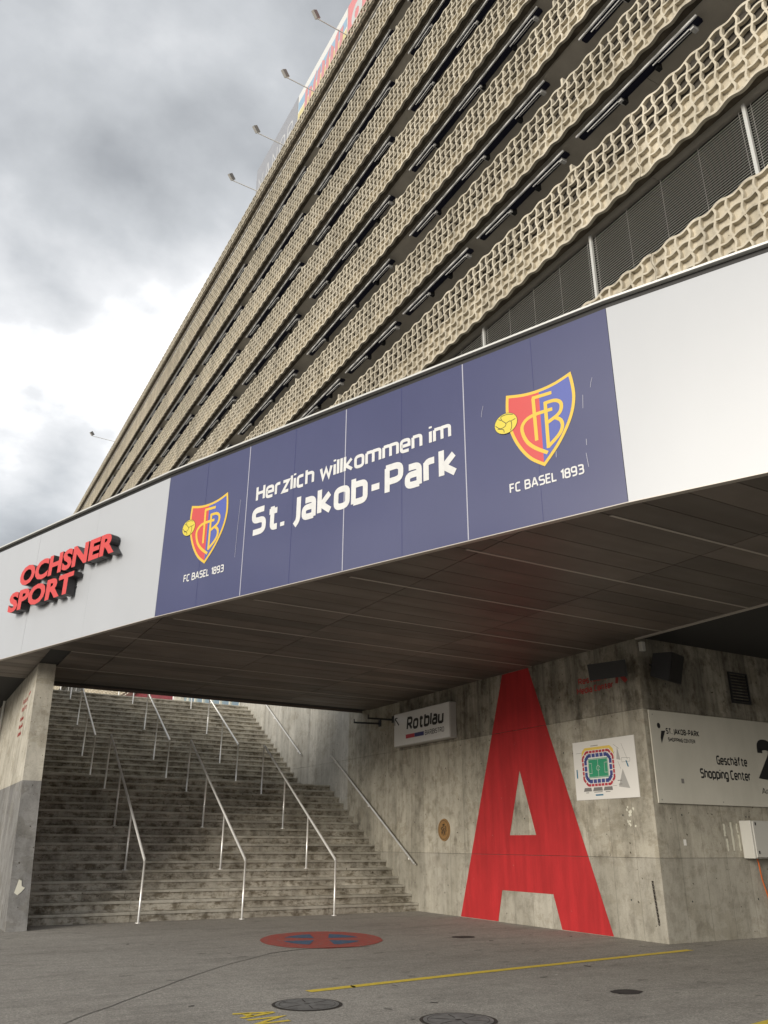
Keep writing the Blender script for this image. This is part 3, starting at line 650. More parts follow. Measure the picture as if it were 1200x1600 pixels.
add('bracket', tube([c+ay*.1, (XA+.01, 11.0, 4.60)], .02, 6), M['dk'], t)
t, c, ay = speaker((11.78, YC-.34, 4.52), R(18), R(14), .26, .2, .26, 'boxy black loudspeaker hung off the corner above the sign board')
add('bracket', tube([c+ay*.1, (11.75, YC+.01, 4.62)], .02, 6), M['dk'], t)
j = add('junction_box', bbox(11.50, 11.60, YC-.09, YC-.003, 4.84, 5.02, .01), M['cab']); tag(j, 'small pale junction box at the corner just under the ceiling', 'junction box')
def brackets():
    for y0, y1, z, lb in ((21.3, 20.36, 4.74, 'dark steel bracket arm on the wall further from the bistro light box'), (20.45, 19.62, 4.76, 'dark steel bracket arm on the wall closest to the bistro light box')):
        t = thing('wall_bracket', (XA, y1, z), lb, 'bracket')
        add('arm', tube([(XA-.34, y0, z), (XA-.03, y1, z-.12)], .028, 6), M['dk'], t); add('plate', box(XA-.03, XA-.003, y1-.06, y1+.06, z-.2, z-.02), M['dk'], t)
        add('lug', tube([(XA-.34, y0, z-.01), (XA-.34, y0, z+.10)], .014, 5), M['dk'], t)
brackets()

# ------------------------------------------------------------------ left pier wall
def left_wall():
    t = thing('concrete_pier_wall', (2.3, 22, 0), 'grey concrete wall end left of the stairs, painted darker below', 'wall')
    x0, x1 = 2.14, 2.50
    fy = lambda z: 17.40+z*(19.02-17.40)/5.08+ (0.25*math.sin(math.pi*min(z/5.08, 1)))
    for z0, z1, m in ((0, .9, 'pier_paint'), (.9, 1.8, 'pier_paint'), (1.8, 2.64, 'pier_paint'), (2.64, 3.8, 'pier'), (3.8, ZS+.2, 'pier')):
        for y0, y1 in ((None, 20.6), (20.606, 23.6), (23.606, 26.6), (26.606, 33)):
            a0 = fy(z0) if y0 is None else y0; a1 = fy(z1) if y0 is None else y0
            V = [(x0, a0, z0), (x1, a0, z0), (x1, a1, z1), (x0, a1, z1), (x0, y1, z0), (x1, y1, z0), (x1, y1, z1), (x0, y1, z1)]
            add('concrete_panel', (V, [(0, 1, 2, 3), (5, 4, 7, 6), (4, 0, 3, 7), (1, 5, 6, 2), (3, 2, 6, 7), (4, 5, 1, 0)]), M[m], t)
    add('upper_wall', box(x0+.01, x1-.01, 21.6, 33, ZS+.2, 7.9), M['pier'], t)
    lf = Fr((x0, 0, 0), (0, -1, 0), (0, 0, 1))
    for k, (s, z) in enumerate((('Restaurant', 4.42), ('Media Center', 4.25), ('Sektor', 4.08), ('Eingang', 3.91))[:2]):
        add('painted_text', lettering(lf, s, -20.75, -19.95, z, .11, .004, .012), M['rtext'], t)
    add('painted_text', lf.flat([(-19.85, 4.50), (-19.62, 4.56), (-19.62, 4.60), (-19.85, 4.56)], .004), M['rtext'], t)
    for k in range(3):
        a = -20.75
        for q in range(random.randint(7, 10)):
            ww = random.uniform(.025, .06); add('painted_text', lf.rect(a, a+ww, 4.04-k*.17, 4.04-k*.17+random.uniform(.05, .09), .004), M['rtext'], t); a += ww+.025
    P = [(x0+.08, .62), (x0+.14, .58), (x0+.20, .63), (x0+.26, .70), (x0+.2, .73), (x0+.19, .82), (x0+.14, .84), (x0+.12, .76)]
    f2 = Fr((0, 0, 0), (1, 0, 0), (0, 0, 1))
    add('paint_spot', ([(a, fy(b)-.012, b) for a, b in P], [tuple(range(len(P)))]), M['streak'], t)
    p = add('downpipe', tube([(x0-.05, 24.9, ZS), (x0-.05, 24.9, .02)], .035, 8), M['coping'], None, True); tag(p, 'thin pale pipe running down the outer side of the left pier wall', 'pipe')
left_wall()

# ------------------------------------------------------------------ stairs
RZ, TR = 0.185, 0.3156
Y0, Y1 = 18.40, 25.62
flights = []                                # (y of riser, z top)
for k in range(17): flights.append((Y0+k*TR, (k+1)*RZ))
RZ2, TR2 = 0.1866, 0.32
for k in range(18): flights.append((Y1+k*TR2, 17*RZ+(k+1)*RZ2))
ZP = 17*RZ+18*RZ2
def stairs():
    t = thing('staircase', (7, 18.4, 0), 'wide worn concrete staircase climbing in two flights under the soffit', 'stairs')
    xs0, xs1 = 2.51, XA-.005
    for i, (y, z) in enumerate(flights):
        last_low = i == 16; depth = (Y1-y+.1) if last_low else (0.34 if i != 34 else .6)
        rz = RZ if i < 17 else RZ2
        cuts = [xs0, 4.62, 6.80, 8.98, xs1]; cuts = [xs0]+[c+random.choice((-.05, 0, .05)) for c in cuts[1:-1]]+[xs1]
        if random.random() < .5: cuts.pop(random.choice((1, 2, 3)))
        for a, b in zip(cuts[:-1], cuts[1:]):
            dz = random.uniform(-.004, .003); dy = random.uniform(-.006, .006); zt = z+dz; yy = y+dy
            prof = [(yy+.022, z-rz-.03), (yy+.018, zt-.062), (yy-.004, zt-.050), (yy-.006, zt-.012), (yy+.006, zt), (yy+depth, zt), (yy+depth, z-rz-.03)]
            n = len(prof); g = .003
            V = [(a+g, p, q) for p, q in prof]+[(b-g, p, q) for p, q in prof]
            F = [tuple(range(n)), tuple(reversed(range(n, 2*n)))]+[(i2, i2+n, (i2+1) % n+n, (i2+1) % n) for i2 in range(n)]
            add('step_block', (V, F, [0, 0]+[1 if i2 in (2, 3) else 0 for i2 in range(n)]), [M['step'], M['nosing']], t)
    n = len(flights); poly = [(Y0+.05, 0), (Y0+.05, .05)]
    V = []; prof = [(Y0+.1, -.02), (Y0+.1, .08), (Y0+16*TR+.1, 16*RZ+.08), (Y1+.1, 17*RZ-.08), (Y1+17*TR2+.1, ZP-.12), (Y1+17*TR2+.3, -.02)]
    m = len(prof); V = [(xs0, p, q) for p, q in prof]+[(xs1, p, q) for p, q in prof]
    add('stair_base', (V, [tuple(range(m)), tuple(reversed(range(m, 2*m)))]+[(k, k+m, (k+1) % m+m, (k+1) % m) for k in range(m)]), M['step'], t)
    # curb strip along the wall
    return t
stairs()
def handrail(x, pts_rail, posts, label, group, plate=True):
    t = thing('handrail', (x, posts[0][0], posts[0][1]), label, 'handrail', group)
    add('rail', tube(pts_rail, .029, 10), M['steel'], t, True)
    for y, zb, zt in posts:
        p = add('post', tube([(x, y, zb), (x, y, zt)], .023, 8), M['steel'], t, True)
        add('base_plate', tube([(x, y, zb), (x, y, zb+.012)], .06, 10), M['steel'], p)
def stepz(y):
    z = 0
    for yy, zz in flights:
        if y >= yy: z = zz
    return z
nm = ['leftmost', 'middle', 'rightmost']
for i, x in enumerate((4.67, 6.85, 9.03)):
    ya, yb = 18.12, 22.98; za, zb = (1.16, 4.14)
    zr = lambda y: za+(zb-za)*(y-ya)/(yb-ya)
    posts = [(y, stepz(y) if y > 18.3 else 0.0, zr(y)) for y in (ya, 19.72, 21.30, yb)]
    handrail(x, [(x, ya, za-.03), (x, ya+.03, za+.01), (x, yb, zb)], posts, f'{nm[i]} steel handrail of the three on the lower flight', 'handrails on the lower flight')
    ya2, yb2 = 25.18, 28.5; za2, zb2 = 4.37, 6.25
    zr2 = lambda y: za2+(zb2-za2)*(y-ya2)/(yb2-ya2)
    posts = [(y, stepz(y), zr2(y)) for y in (ya2, 26.85, yb2)]
    handrail(x, [(x, ya2, za2-.03), (x, ya2+.03, za2+.01), (x, yb2, zb2)], posts, f'{nm[i]} steel handrail of the three on the upper flight', 'handrails on the upper flight')
    yt = 30.7; handrail(x, [(x, yt, 7.45), (x, yt+.6, 7.62), (x, yt+2.6, 7.62)], [(yt, stepz(yt), 7.45), (yt+2.6, ZP, 7.62)], f'{nm[i]} short steel handrail of the three at the head of the stairs', 'handrails at the head of the stairs')
def wall_rail(x, s, p, q, label):
    t = thing('wall_handrail', (x, p[0], p[1]-.1), label, 'handrail')
    add('rail', tube([(x, p[0], p[1]), (x, q[0], q[1])], .024, 8), M['steel'], t, True)
    for k in (.06, .5, .94):
        y = p[0]+(q[0]-p[0])*k; z = p[1]+(q[1]-p[1])*k
        add('bracket', tube([(x, y, z-.02), (x, y, z-.07), (x+s*.095, y, z-.09)], .010, 6), M['steel'], t)
wall_rail(XA-.10, 1, (18.41, 1.04), (23.27, 4.0), 'steel handrail fixed to the right wall along the lower flight')
wall_rail(XA-.10, 1, (25.53, 4.21), (30.6, 7.3), 'steel handrail fixed to the right wall along the upper flight')
wall_rail(2.60, -1, (18.9, 1.1), (23.27, 4.0), 'steel handrail on the inner side of the left pier wall')
pl = add('plaza', box(-60, 60, Y1+17*TR2+.35, 160, ZP-.25, ZP-.004), M['plinth']); tag(pl, kind='structure')

# ------------------------------------------------------------------ canopy: soffit, fascia
def canopy():
    t = thing('canopy_building', (7, 12, ZS), 'overhanging podium building with white fascia and dark metal soffit', 'building')
    def nrm(f): return Vector((f.n.x, f.n.y))
    planes = [(nrm(f), nrm(f).dot(Vector((f.o.x, f.o.y)))-.03) for f in (fas, fasL, fasR)]
    out = [(FR_.x, FR_.y), (FB.x, FB.y), (FA.x, FA.y), (FL.x, FL.y)]
    # body above the soffit
    YB = 21.45
    pin = [(p[0]+.06, p[1]+.03) for p in out]
    body = [pin[0], (XA+22, pin[0][1]), (XA+22, YC+.5), (XA+.6, YC+.5), (XA+.6, YB), (2.16, YB), (2.16, FL.y), pin[3], pin[2], pin[1]]
    add('deck', prism(body, ZS+.03, ZT-.02), M['joint'], t)
    # soffit panels
    ys = [ -8+.4575*k for k in range(64)]; off = 6.35-ys[31]; ys = [y+off for y in ys]
    xs = [-7.2, -4.55, -1.9, .75, 3.4, 6.08, 8.70, XA+.02]
    g = .014; cnt = 0; rails = []
    for j in range(len(ys)-1):
        for i in range(len(xs)-1):
            x0, x1, y0, y1 = xs[i], xs[i+1], ys[j], ys[j+1]
            if y0 < -5: continue
            yb = YB+.02 if x1 > 2.6 and x0 > 2 else None
            parts = []
            if x0 < 2.16 < x1 and y1 > 17.5: parts = [(x0, 2.13), (2.52, x1)]
            else: parts = [(x0, x1)]
            for p0, p1 in parts:
                y1c = y1
                if p0 > 2.4 or (x0 < 2.16 < x1 and y1 <= 17.5):
                    if y0 >= YB: continue
                    y1c = min(y1, YB)
                elif y0 > 29: continue
                P = [Vector((p0+g/2, y0+g/2)), Vector((p1-g/2, y0+g/2)), Vector((p1-g/2, y1c-g/2)), Vector((p0+g/2, y1c-g/2))]
                for n_, c_ in planes: P = clip(P, n_, c_) if len(P) > 2 else P
                if len(P) < 3: continue
                z = ZS+random.uniform(-.0015, .0015)
                add('soffit_panel', prism([tuple(p) for p in P], z, z+.022), M['soffit'], t); cnt += 1
        if (j-31) % 4 == 0 and ys[j] > -4:
            P = [Vector((-7, ys[j]-.018)), Vector((XA-.01, ys[j]-.018)), Vector((XA-.01, ys[j]+.018)), Vector((-7, ys[j]+.018))]
            if ys[j] < YB:
                if ys[j] > 17: P = clip(P, Vector((-1, 0)), -2.52)
                for n_, c_ in planes: P = clip(P, n_, c_-.25) if len(P) > 2 else P
                if len(P) > 2: add('soffit_profile', prism([tuple(p) for p in P], ZS-.008, ZS-.002), M['srail'], t)
    # rear edge trim and edge strip along the wall line towards the camera
    add('rear_trim', box(2.52, XA-.01, YB, YB+.05, ZS-.03, ZT), M['soffit'], t)
    add('edge_profile', box(XA-.005, XA+.07, -6, YC-.002, ZS-.02, ZS+.06), M['srail'], t)
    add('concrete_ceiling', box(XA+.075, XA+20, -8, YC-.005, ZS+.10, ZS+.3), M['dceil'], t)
    # white fascia panels
    def fpanels(f, cuts, m, skip=()):
        for k in range(len(cuts)-1):
            add('fascia_panel', f.slab(cuts[k]+.002, cuts[k+1]-.002, ZS-.01, ZT, -.03, random.uniform(-.001, .001)), m, t)
    L = (FA-FL).length; cuts = [-.002]; 
    while cuts[-1] > -L+2.4: cuts.append(cuts[-1]-2.325)
    fpanels(fasL, list(reversed(cuts)), M['white'])
    fpanels(fasR, [.004, 4.2, 8.4, 11.9], M['white'])
    LB = (FB-FA).length
    for f, a0, a1 in ((fasL, -L, 0), (fas, 0, LB), (fasR, 0, 11.9)):
        add('drip_edge', f.slab(a0, a1, ZS-.022, ZS-.011, -.07, .012), M['srail'], t)
        add('shadow_gap', f.slab(a0, a1, ZT+.001, ZT+.085, -.15, -.02), M['gutter'], t)
        add('coping', f.slab(a0, a1, ZT+.086, ZT+.115, -.45, .05), M['coping'], t)
    return t
canopy()
def undercroft():
    t = thing('unseen_blocking_wall', (28, 3, 0), 'unseen concrete closing wall added at right to keep the undercroft dark', 'wall')
    add('wall', box(30, 30.4, -8, YC, 0, 6), M['wall'], t)  # out-of-view wall, added to block light and darken the undercroft
undercroft()

# welcome banner
CR = dict(outer=[(6.965, 6.95), (7.214, 6.893), (7.434, 6.879), (7.661, 6.905), (7.885, 6.975), (7.911, 6.802), (7.918, 6.617), (7.879, 6.421), (7.792, 6.228), (7.645, 6.01), (7.441, 5.792), (7.260, 5.925), (7.125, 6.10), (7.025, 6.305), (6.964, 6.527), (6.949, 6.736)],
 F1=[(7.350, 6.781), (7.360, 6.169)], F2=[(7.335, 6.781), (7.472, 6.775), (7.608, 6.770)],
 C=[(7.602, 6.538), (7.484, 6.540), (7.349, 6.536), (7.241, 6.506), (7.172, 6.428), (7.175, 6.32), (7.234, 6.181), (7.345, 6.065), (7.495, 5.961)],
 B1=[(7.513, 6.672), (7.511, 6.02)], B2=[(7.50, 6.652), (7.64, 6.646), (7.718, 6.589), (7.718, 6.498), (7.666, 6.433), (7.52, 6.368)],
 B3=[(7.625, 6.410), (7.702, 6.346), (7.716, 6.252), (7.657, 6.153), (7.505, 6.035)],
 S=[[(6.777, 6.588), (6.853, 6.516), (6.925, 6.524), (6.943, 6.565), (6.891, 6.621), (6.878, 6.681), (6.974, 6.688), (7.066, 6.657)], [(6.943, 6.565), (7.014, 6.58), (7.024, 6.491), (6.98, 6.405)], [(6.829, 6.665), (6.875, 6.626)], [(6.821, 6.518), (6.906, 6.483), (6.902, 6.407)], [(7.022, 6.578), (7.100, 6.596)]])
def banner():
    LB = (FB-FA).length; w = LB/4
    t = thing('welcome_banner', (FA.x+.6, FA.y-1.5, ZS), 'violet-blue welcome banner with white lettering and two club crests', 'banner')
    pan = []
    for k in range(4):
        o = add('banner_panel', fas.slab(k*w+.001, (k+1)*w-.001, ZS-.01, ZT, -.03, random.uniform(-.0008, .0008)), M['blue'], t); pan.append(o)
        add('fine_joint', fas.rect((k+.5)*w-.0025, (k+.5)*w+.0025, ZS, ZT-.01, .0022), M['nblue'], o)
    for k in (1, 2, 3): add('seam_strip', fas.slab(k*w-.008, k*w+.008, ZS, ZT-.005, .002, .0035), M['seam'], t)
    d = .0045
    add_words('lettering', fas, 'Herzlich willkommen im', 2.32, 6.10, 6.61, .285, d, .042, M['pwhite'], t, 0.0)
    add_words('lettering', fas, 'St. Jakob-Park', 2.26, 6.17, 6.03, .475, d, .058, M['pwhite'], t, 0.0)
    random.seed(11)
    for off in (-6.262, 0.0):
        C = thing_part('club_crest', t); S = lambda pts: [(a+off, b) for a, b in pts]
        def arc_outer(pts):                  # smooth sides, sharp three corners
            o = pts; a = smooth_pts(o[0:5]); b = smooth_pts(o[4:11]); c = smooth_pts(o[10:]+[o[0]]); return a[:-1]+b[:-1]+c[:-1]
        P = arc_outer(CR['outer'])
        add('shield', fas.flat(S(P), d), M['pyel'], C)
        cx = sum(p[0] for p in P)/len(P); cy = sum(p[1] for p in P)/len(P)
        def inset(P, w_):
            out = []; n = len(P)
            for k in range(n):
                a, b, c = Vector(P[k-1]), Vector(P[k]), Vector(P[(k+1) % n]); d1 = (b-a).normalized(); d2 = (c-b).normalized()
                n1 = Vector((d1.y, -d1.x)); n2 = Vector((d2.y, -d2.x)); m = (n1+n2).normalized(); q = b+m*(w_/max(.35, m.dot(n1))); out.append((q.x, q.y))
            return out
        I = inset(P, .042)
        left = clip([Vector(p) for p in I], Vector((1, 0)), 7.435); right = clip([Vector(p) for p in I], Vector((-1, 0)), -7.435)
        add('red_field', fas.flat(S([tuple(p) for p in left]), d+.0015), M['pred'], C); add('blue_field', fas.flat(S([tuple(p) for p in right]), d+.0015), M['pblue'], C)
        lay = 0
        for key, sm in (('C', 1), ('F1', 0), ('F2', 0), ('B2', 1), ('B3', 1), ('B1', 0)):
            pts = smooth_pts(CR[key], n=5) if sm else CR[key]
            add('monogram', fas.stroke(S(pts), .047, d+.003+lay), M['pyel'], C); lay += .0002
        bx, by = 6.943, 6.545
        add('ball_rim', fas.flat(S(circle(bx, by, .170, .150, 28)), d+.0045), M['pblk'], C)
        add('ball', fas.flat(S(circle(bx, by, .164, .144, 28)), d+.0052), M['pball'], C)
        for s in CR['S']: 
            q = [(a, b-.02) for a, b in smooth_pts(s)]
            q = [p for p in q if ((p[0]-bx)/.16)**2+((p[1]-by)/.14)**2 < 1.0]
            if len(q) > 1: add('ball_seam', fas.stroke(S(q), .009, d+.006), M['pblk'], C)
        add_words('lettering', fas, 'FC BASEL 1893', 6.94+off, 7.94+off, 5.555, .13, d, .036, M['pwhite'], C, 0.0)
    for k in range(4):                       # small scratches
        a = random.choice((.4, 1.9, 2.0, 2.9, 4.6, 5.0, 6.6, 8.0, 7.6)); b = random.uniform(5.2, 6.6)
        add('scratch', fas.stroke([(a, b), (a+random.uniform(-.02, .02), b+random.uniform(.05, .22))], .006, d), M['seam'], t)
    for a, b0, b1 in ((1.92, 5.75, 6.75), (6.58, 6.76, 6.92), (8.12, 6.66, 6.79)): add('scratch', fas.stroke([(a, b0), (a+.012, (b0+b1)/2), (a+.035, b1)], .005, d+.0003), M['seam'], t)
def thing_part(name, parent):                # an empty that groups the pieces of one part
    o = link(bpy.data.objects.new(name, None)); o.empty_display_size = .1; return place(o, WL[parent.name], parent)
banner()
def shop_letters():
    t = thing('shop_sign', (2.2, 16.5, 6.05), 'raised red block letters with black sides in two rows on white fascia', 'sign')
    DEP = .17
    def word(s, a0, a1, base, cap):
        V, F = text2d(s, .042); h, y0 = caph(.042)
        x0 = min(v[0] for v in V); x1 = max(v[0] for v in V)
        # single letters laid out with the word's own spacing
        cur = 0; adv = []
        for i in range(len(s)):
            Wi, _ = text2d(s[:i+1], .042); adv.append(max(v[0] for v in Wi))
        for i, ch in enumerate(s):
            Vc, Fc = text2d(ch, .042); cx1 = max(v[0] for v in Vc); dx = adv[i]-cx1
            mp = lambda v, d: fasL.p(a0+(v[0]+dx-x0)/(x1-x0)*(a1-a0), base+(v[1]-y0)/h*cap, d)
            top = [mp(v, .03+DEP) for v in Vc]; bot = [mp(v, .03) for v in Vc]; n = len(Vc)
            ec = {}
            for f in Fc:
                for k in range(len(f)):
                    e = (f[k], f[(k+1) % len(f)]); ec[e] = ec.get(e, 0)+1
            side = [(a, b) for (a, b) in ec if (b, a) not in ec]
            SV = bot+top; SF = [(a, b, b+n, a+n) for a, b in side]+[tuple(reversed(f)) for f in Fc]
            o = add('letter', (SV, SF), M['signblk'], t)
            add('letter_face', ([p+fasL.n*.002 for p in top], Fc), M['signred'], o)
    word('OCHSNER', -4.85, -1.27, 6.48, .43); word('SPORT', -5.16, -2.60, 5.96, .43)
    for a in (-4.6, -4.1, -3.4, -2.9, -2.2, -1.6): add('standoff', tube([fasL.p(a, 6.66, .0), fasL.p(a, 6.66, .04)], .02, 6), M['signblk'], t)
    for a in (-5.0, -4.4, -3.9, -3.3, -2.8): add('standoff', tube([fasL.p(a, 6.14, .0), fasL.p(a, 6.14, .04)], .02, 6), M['signblk'], t)
shop_letters()

# ------------------------------------------------------------------ tower
CELL = (4.27-.014)/14
def lattice_mesh(name, ncol, nrow, open_rows, depth=.085):
    c = CELL; cz = .3; a = .04; ns = 6; V, F = [], []
    def edge(i, j):                          # boundary of a cell, counter-clockwise seen from the street
        s = 1 if (i+j) % 2 == 0 else -1; P = []
        for k in range(ns): t = k/ns; P.append((c*(i+t), cz*j+a*s*math.sin(math.pi*t)))
        for k in range(ns): t = k/ns; P.append((c*(i+1)+a*s*math.sin(math.pi*t), cz*(j+t)))
        for k in range(ns): t = k/ns; P.append((c*(i+1-t), cz*(j+1)-a*s*math.sin(math.pi*t)))
        for k in range(ns): t = k/ns; P.append((c*i-a*s*math.sin(math.pi*t), cz*(j+1-t)))
        return P
    for i in range(ncol):
        for j in range(nrow):
            P = edge(i, j); n = len(P); cx = c*(i+.5); cy = cz*(j+.5); opn = j >= nrow-open_rows
            rings = [(1.0, 0.0), (.85, 0.0), (.835, .008), (.825, depth if opn else .095)]
            b = len(V)
            for s, d in rings:
                for y, z in P: V.append((d, cx+(y-cx)*s, cy+(z-cy)*s))
            if opn:
                for y, z in P: V.append((depth, y, z))
            m = len(rings)+(1 if opn else 0)
            for r in range(m-1):
                for k in range(n): F.append((b+r*n+k, b+r*n+(k+1) % n, b+(r+1)*n+(k+1) % n, b+(r+1)*n+k))
            if not opn: F.append(tuple(reversed([b+(m-1)*n+k for k in range(n)])))
    # rims
    for j, s, up in ((0, -1, False), (nrow, 1, True)):
        L = []
        for i in range(ncol):
            for k in range(ns): t = k/ns; sg = 1 if (i+j) % 2 == 0 else -1; L.append((c*(i+t), cz*j+a*sg*math.sin(math.pi*t)))
        L.append((c*ncol, cz*j)); b = len(V); m = len(L)
        for y, z in L: V.append((0, y, z))
        for y, z in L: V.append((0, y, z+s*.035))
        for y, z in L: V.append((depth, y, z+s*.035))
        for y, z in L: V.append((depth, y, z))
        for r in range(3):
            for k in range(m-1):
                q = (b+r*m+k, b+r*m+k+1, b+(r+1)*m+k+1, b+(r+1)*m+k); F.append(q)
    # ends
    for i in (0, ncol):
        L = []
        for j in range(nrow):
            for k in range(ns): t = k/ns; sg = -1 if (i+j) % 2 == 0 else 1; L.append((c*i+a*sg*math.sin(math.pi*t), cz*(j+t)))
        L.append((c*i, cz*nrow)); b = len(V); m = len(L)
        for y, z in L: V.append((0, y, z))
        for y, z in L: V.append((depth, y, z))
        for k in range(m-1): F.append((b+k, b+k+1, b+m+k+1, b+m+k))
    bm = bmesh.new(); vs_ = [bm.verts.new(v) for v in V]
    for f in F:
        try: bm.faces.new([vs_[i] for i in f])
        except ValueError: pass
    bmesh.ops.remove_doubles(bm, verts=bm.verts, dist=.0004); bmesh.ops.recalc_face_normals(bm, faces=bm.faces)
    me = bpy.data.meshes.new(name); bm.to_mesh(me); bm.free(); me.materials.append(M['lattice']); return me
def tower():
    YN, YF = .49, 115.8; P = 4.27; J = [YN+P*k for k in range(28)]
    t = thing('apartment_tower', (XA+4, 60, ZP), 'tall apartment block with bands of sand-coloured lattice balcony fronts', 'building')
    m5 = lattice_mesh('lattice_five_rows', 14, 5, 3); m6 = lattice_mesh('lattice_six_rows', 14, 6, 3); m8 = lattice_mesh('lattice_eight_rows', 14, 8, 0); m3 = lattice_mesh('lattice_two_rows', 14, 2, 2)
    low = [18.21+2.97*k for k in range(6)]
    bands = [(10.42, m8), (14.95, m6)]+[(z, m5) for z in low]+[(35.86, m3)]
    for z, me in bands:
        for y in J[:-1]: inst('lattice_panel', me, (XA+random.uniform(-.004, .004), y+.007, z+random.uniform(-.004, .004)), t)
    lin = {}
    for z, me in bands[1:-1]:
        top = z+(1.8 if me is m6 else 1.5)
        if me not in lin: g = box(0, .03, 0, P-.02, 0, top-z-.545); lin[me] = mesh('lattice_shade_sheet', g[0], g[1], M['hole_shade'])
        for y in J[:-1]: inst('lattice_shade_sheet', lin[me], (XA+.115, y+.01, z+.51), t)  # added dark sheets paint the shade seen through the open lattice
    # body
    add('rear_wall', box(XA+1.75, XA+12, YN, YF, 8.0, 35.6), M['tback'], t)
    add('base_wall', box(XA+.35, XA+12, YN, 31.6, 8.05, 10.3), M['tback'], t)
    add('window_glass', box(XA+.50, XA+.54, YN, YF, 12.7, 14.95), M['glassd'], t)
    add('plinth_slab', box(XA+.16, XA+1.75, YN, YF, 10.30, 10.5), M['tsoffit'], t)
    zs = [14.95]+low+[35.58]
    for k, z in enumerate(zs):
        top = z+ (.42 if k else .55)
        for a, b in zip(J[:-1:2], J[2::2]+[J[-1]]):
            add('balcony_slab', box(XA+.30, XA+1.76, a+.006, min(b, YF)-.006, z+.14, top), M['tsoffit'], t)
        add('slab_edge', box(XA+.14, XA+.298, YN, YF, z+(.06 if z < 35 else .26), z+.5), M['tedge'], t)
    add('conduit', tube([(XA+.34, YN, low[0]+.125), (XA+.34, 40, low[0]+.125)], .010, 5), M['alu'], t)
    add('roof', box(XA+.2, XA+12, YN, YF, 35.9, 36.0), M['tback'], t)
    # lower blinds: one part per bay, with mullions and guide wires
    V, F = [], []
    nsl = 30; z0, z1 = 12.86, 14.80; P2 = P-.10
    for k in range(nsl):
        z = z0+(z1-z0)*k/nsl; b = len(V)
        V += [(0, .05, z-z0), (0, .05+P2, z-z0), (.004, .05+P2, z-z0+.016), (.004, .05, z-z0+.016), (.055, .05+P2, z-z0+.034), (.055, .05, z-z0+.034)]
        F += [(b, b+1, b+2, b+3), (b+3, b+2, b+4, b+5)]
    bme = mesh('blind', V, F, M['blind']); 
    wv = join(*[tube([(-.006, .05+P2*q, 0), (-.006, .05+P2*q, z1-z0+.03)], .004, 5) for q in (.02, .26, .5, .74, .98)]); wme = mesh('guide_wire', wv[0], wv[1], M['grey'])
    mv = box(-.02, .04, -.035, .035, 0, z1-z0+.1); mme = mesh('mullion', mv[0], mv[1], M['coping'])
    for k in range(27):
        y = 2.41+P*k
        o = inst('blind', bme, (XA+.36, y, z0), t); o['kind'] = 'stuff'
        inst('guide_wire', wme, (XA+.36, y, z0), o); inst('mullion', mme, (XA+.33, y, z0), t)
    # partition fins above the parapets
    def fin(y, z):
        V = [(XA+.06, y, z-.25), (XA+.06, y, z+.33), (XA+.95, y, z+.33), (XA+.95, y, z-.25)]; V += [(a, b+.07, c) for a, b, c in V]
        return V, [(0, 1, 2, 3), (7, 6, 5, 4), (0, 4, 5, 1), (1, 5, 6, 2), (2, 6, 7, 3), (3, 7, 4, 0)]
    fv = fin(0, 0); fme = mesh('partition_fin', fv[0], fv[1], M['lattice'])
    for z in low[:6]:
        for k in range(-1, 12): inst('partition_fin', fme, (0, 11.03+8.54*k, z+1.5), t)
    for k in range(0, 8): inst('partition_fin', fme, (0, 11.03+12.81*k, 14.95+1.8), t)
    # awnings
    def awning(L, arms, nm):
        cas = join(bbox(.02, .19, 0, L, -.085, 0, .02), box(.19, .21, .02, L-.02, -.06, -.02)); c = mesh('awning', cas[0], cas[1], M['navy'])
        bar = bbox(-.075, -.02, -.02, L+.02, -.105, -.045, .012); b = mesh('front_bar', bar[0], bar[1], M['alu'])
        ar = join(tube([(.03, 0, -.15), (.03, 1.05, -.13)], .018, 6), tube([(.10, .0, -.15), (.10, .95, -.10)], .012, 6), box(.05, .22, -.09, .01, -.17, -.02))
        a = mesh('arm', ar[0], ar[1], M['alu'])
        kn = join(box(.12, .26, -.12, -.02, -.18, 0)); k_ = mesh('arm_bracket', kn[0], kn[1], M['dk'])
        return c, b, a, k_, arms
    A7 = awning(7.1, (.3, 3.0, 5.7), 7); A4 = awning(3.75, (.25, 2.4), 4)
    def put(A, y, z):
        c, b, a, kb, arms = A; loc = (XA+.37, y, z-.05); o = inst('awning', c, loc, t); inst('front_bar', b, loc, o)
        for s in arms: inst('arm', a, (loc[0], loc[1]+s, loc[2]), o); inst('arm_bracket', kb, (loc[0], loc[1]+s+(1.1 if s < 1 else 0), loc[2]), o)
    for z in low[1:]+[35.58]:
        for k in range(-1, 12): put(A7, 11.03+8.54*k+.95, z)
    for k in range(-2, 24): put(A4, 11.18+P*k+.35, low[0])
    # plaza level: glazing, column, red recess
    gy = 32.2
    while gy < 39.8:
        w = add('window', box(XA+.10, XA+.12, gy+.06, gy+1.20, ZP+.1, 10.2), M['wglass'], t)
        add('window_frame', join(box(XA+.02, XA+.14, gy-.05, gy+.055, ZP, 10.28), box(XA+.02, XA+.14, gy+.055, gy+1.205, ZP+2.6, ZP+2.7)), M['frame'], w); gy += 1.26
    add('column', tube([(XA+.1, 41.0, ZP), (XA+.1, 41.0, 10.3)], .42, 16), M['pier'], t)
    add('recess_wall', box(XA+.6, XA+.8, 41.5, YF, ZP, 10.29), M['redwall'], t)
    add('service_core', box(XA+.16, XA+12, 31.61, 32.1, 8.0, 10.29), M['pier'], t)
    # roof billboards
    return t
tower()
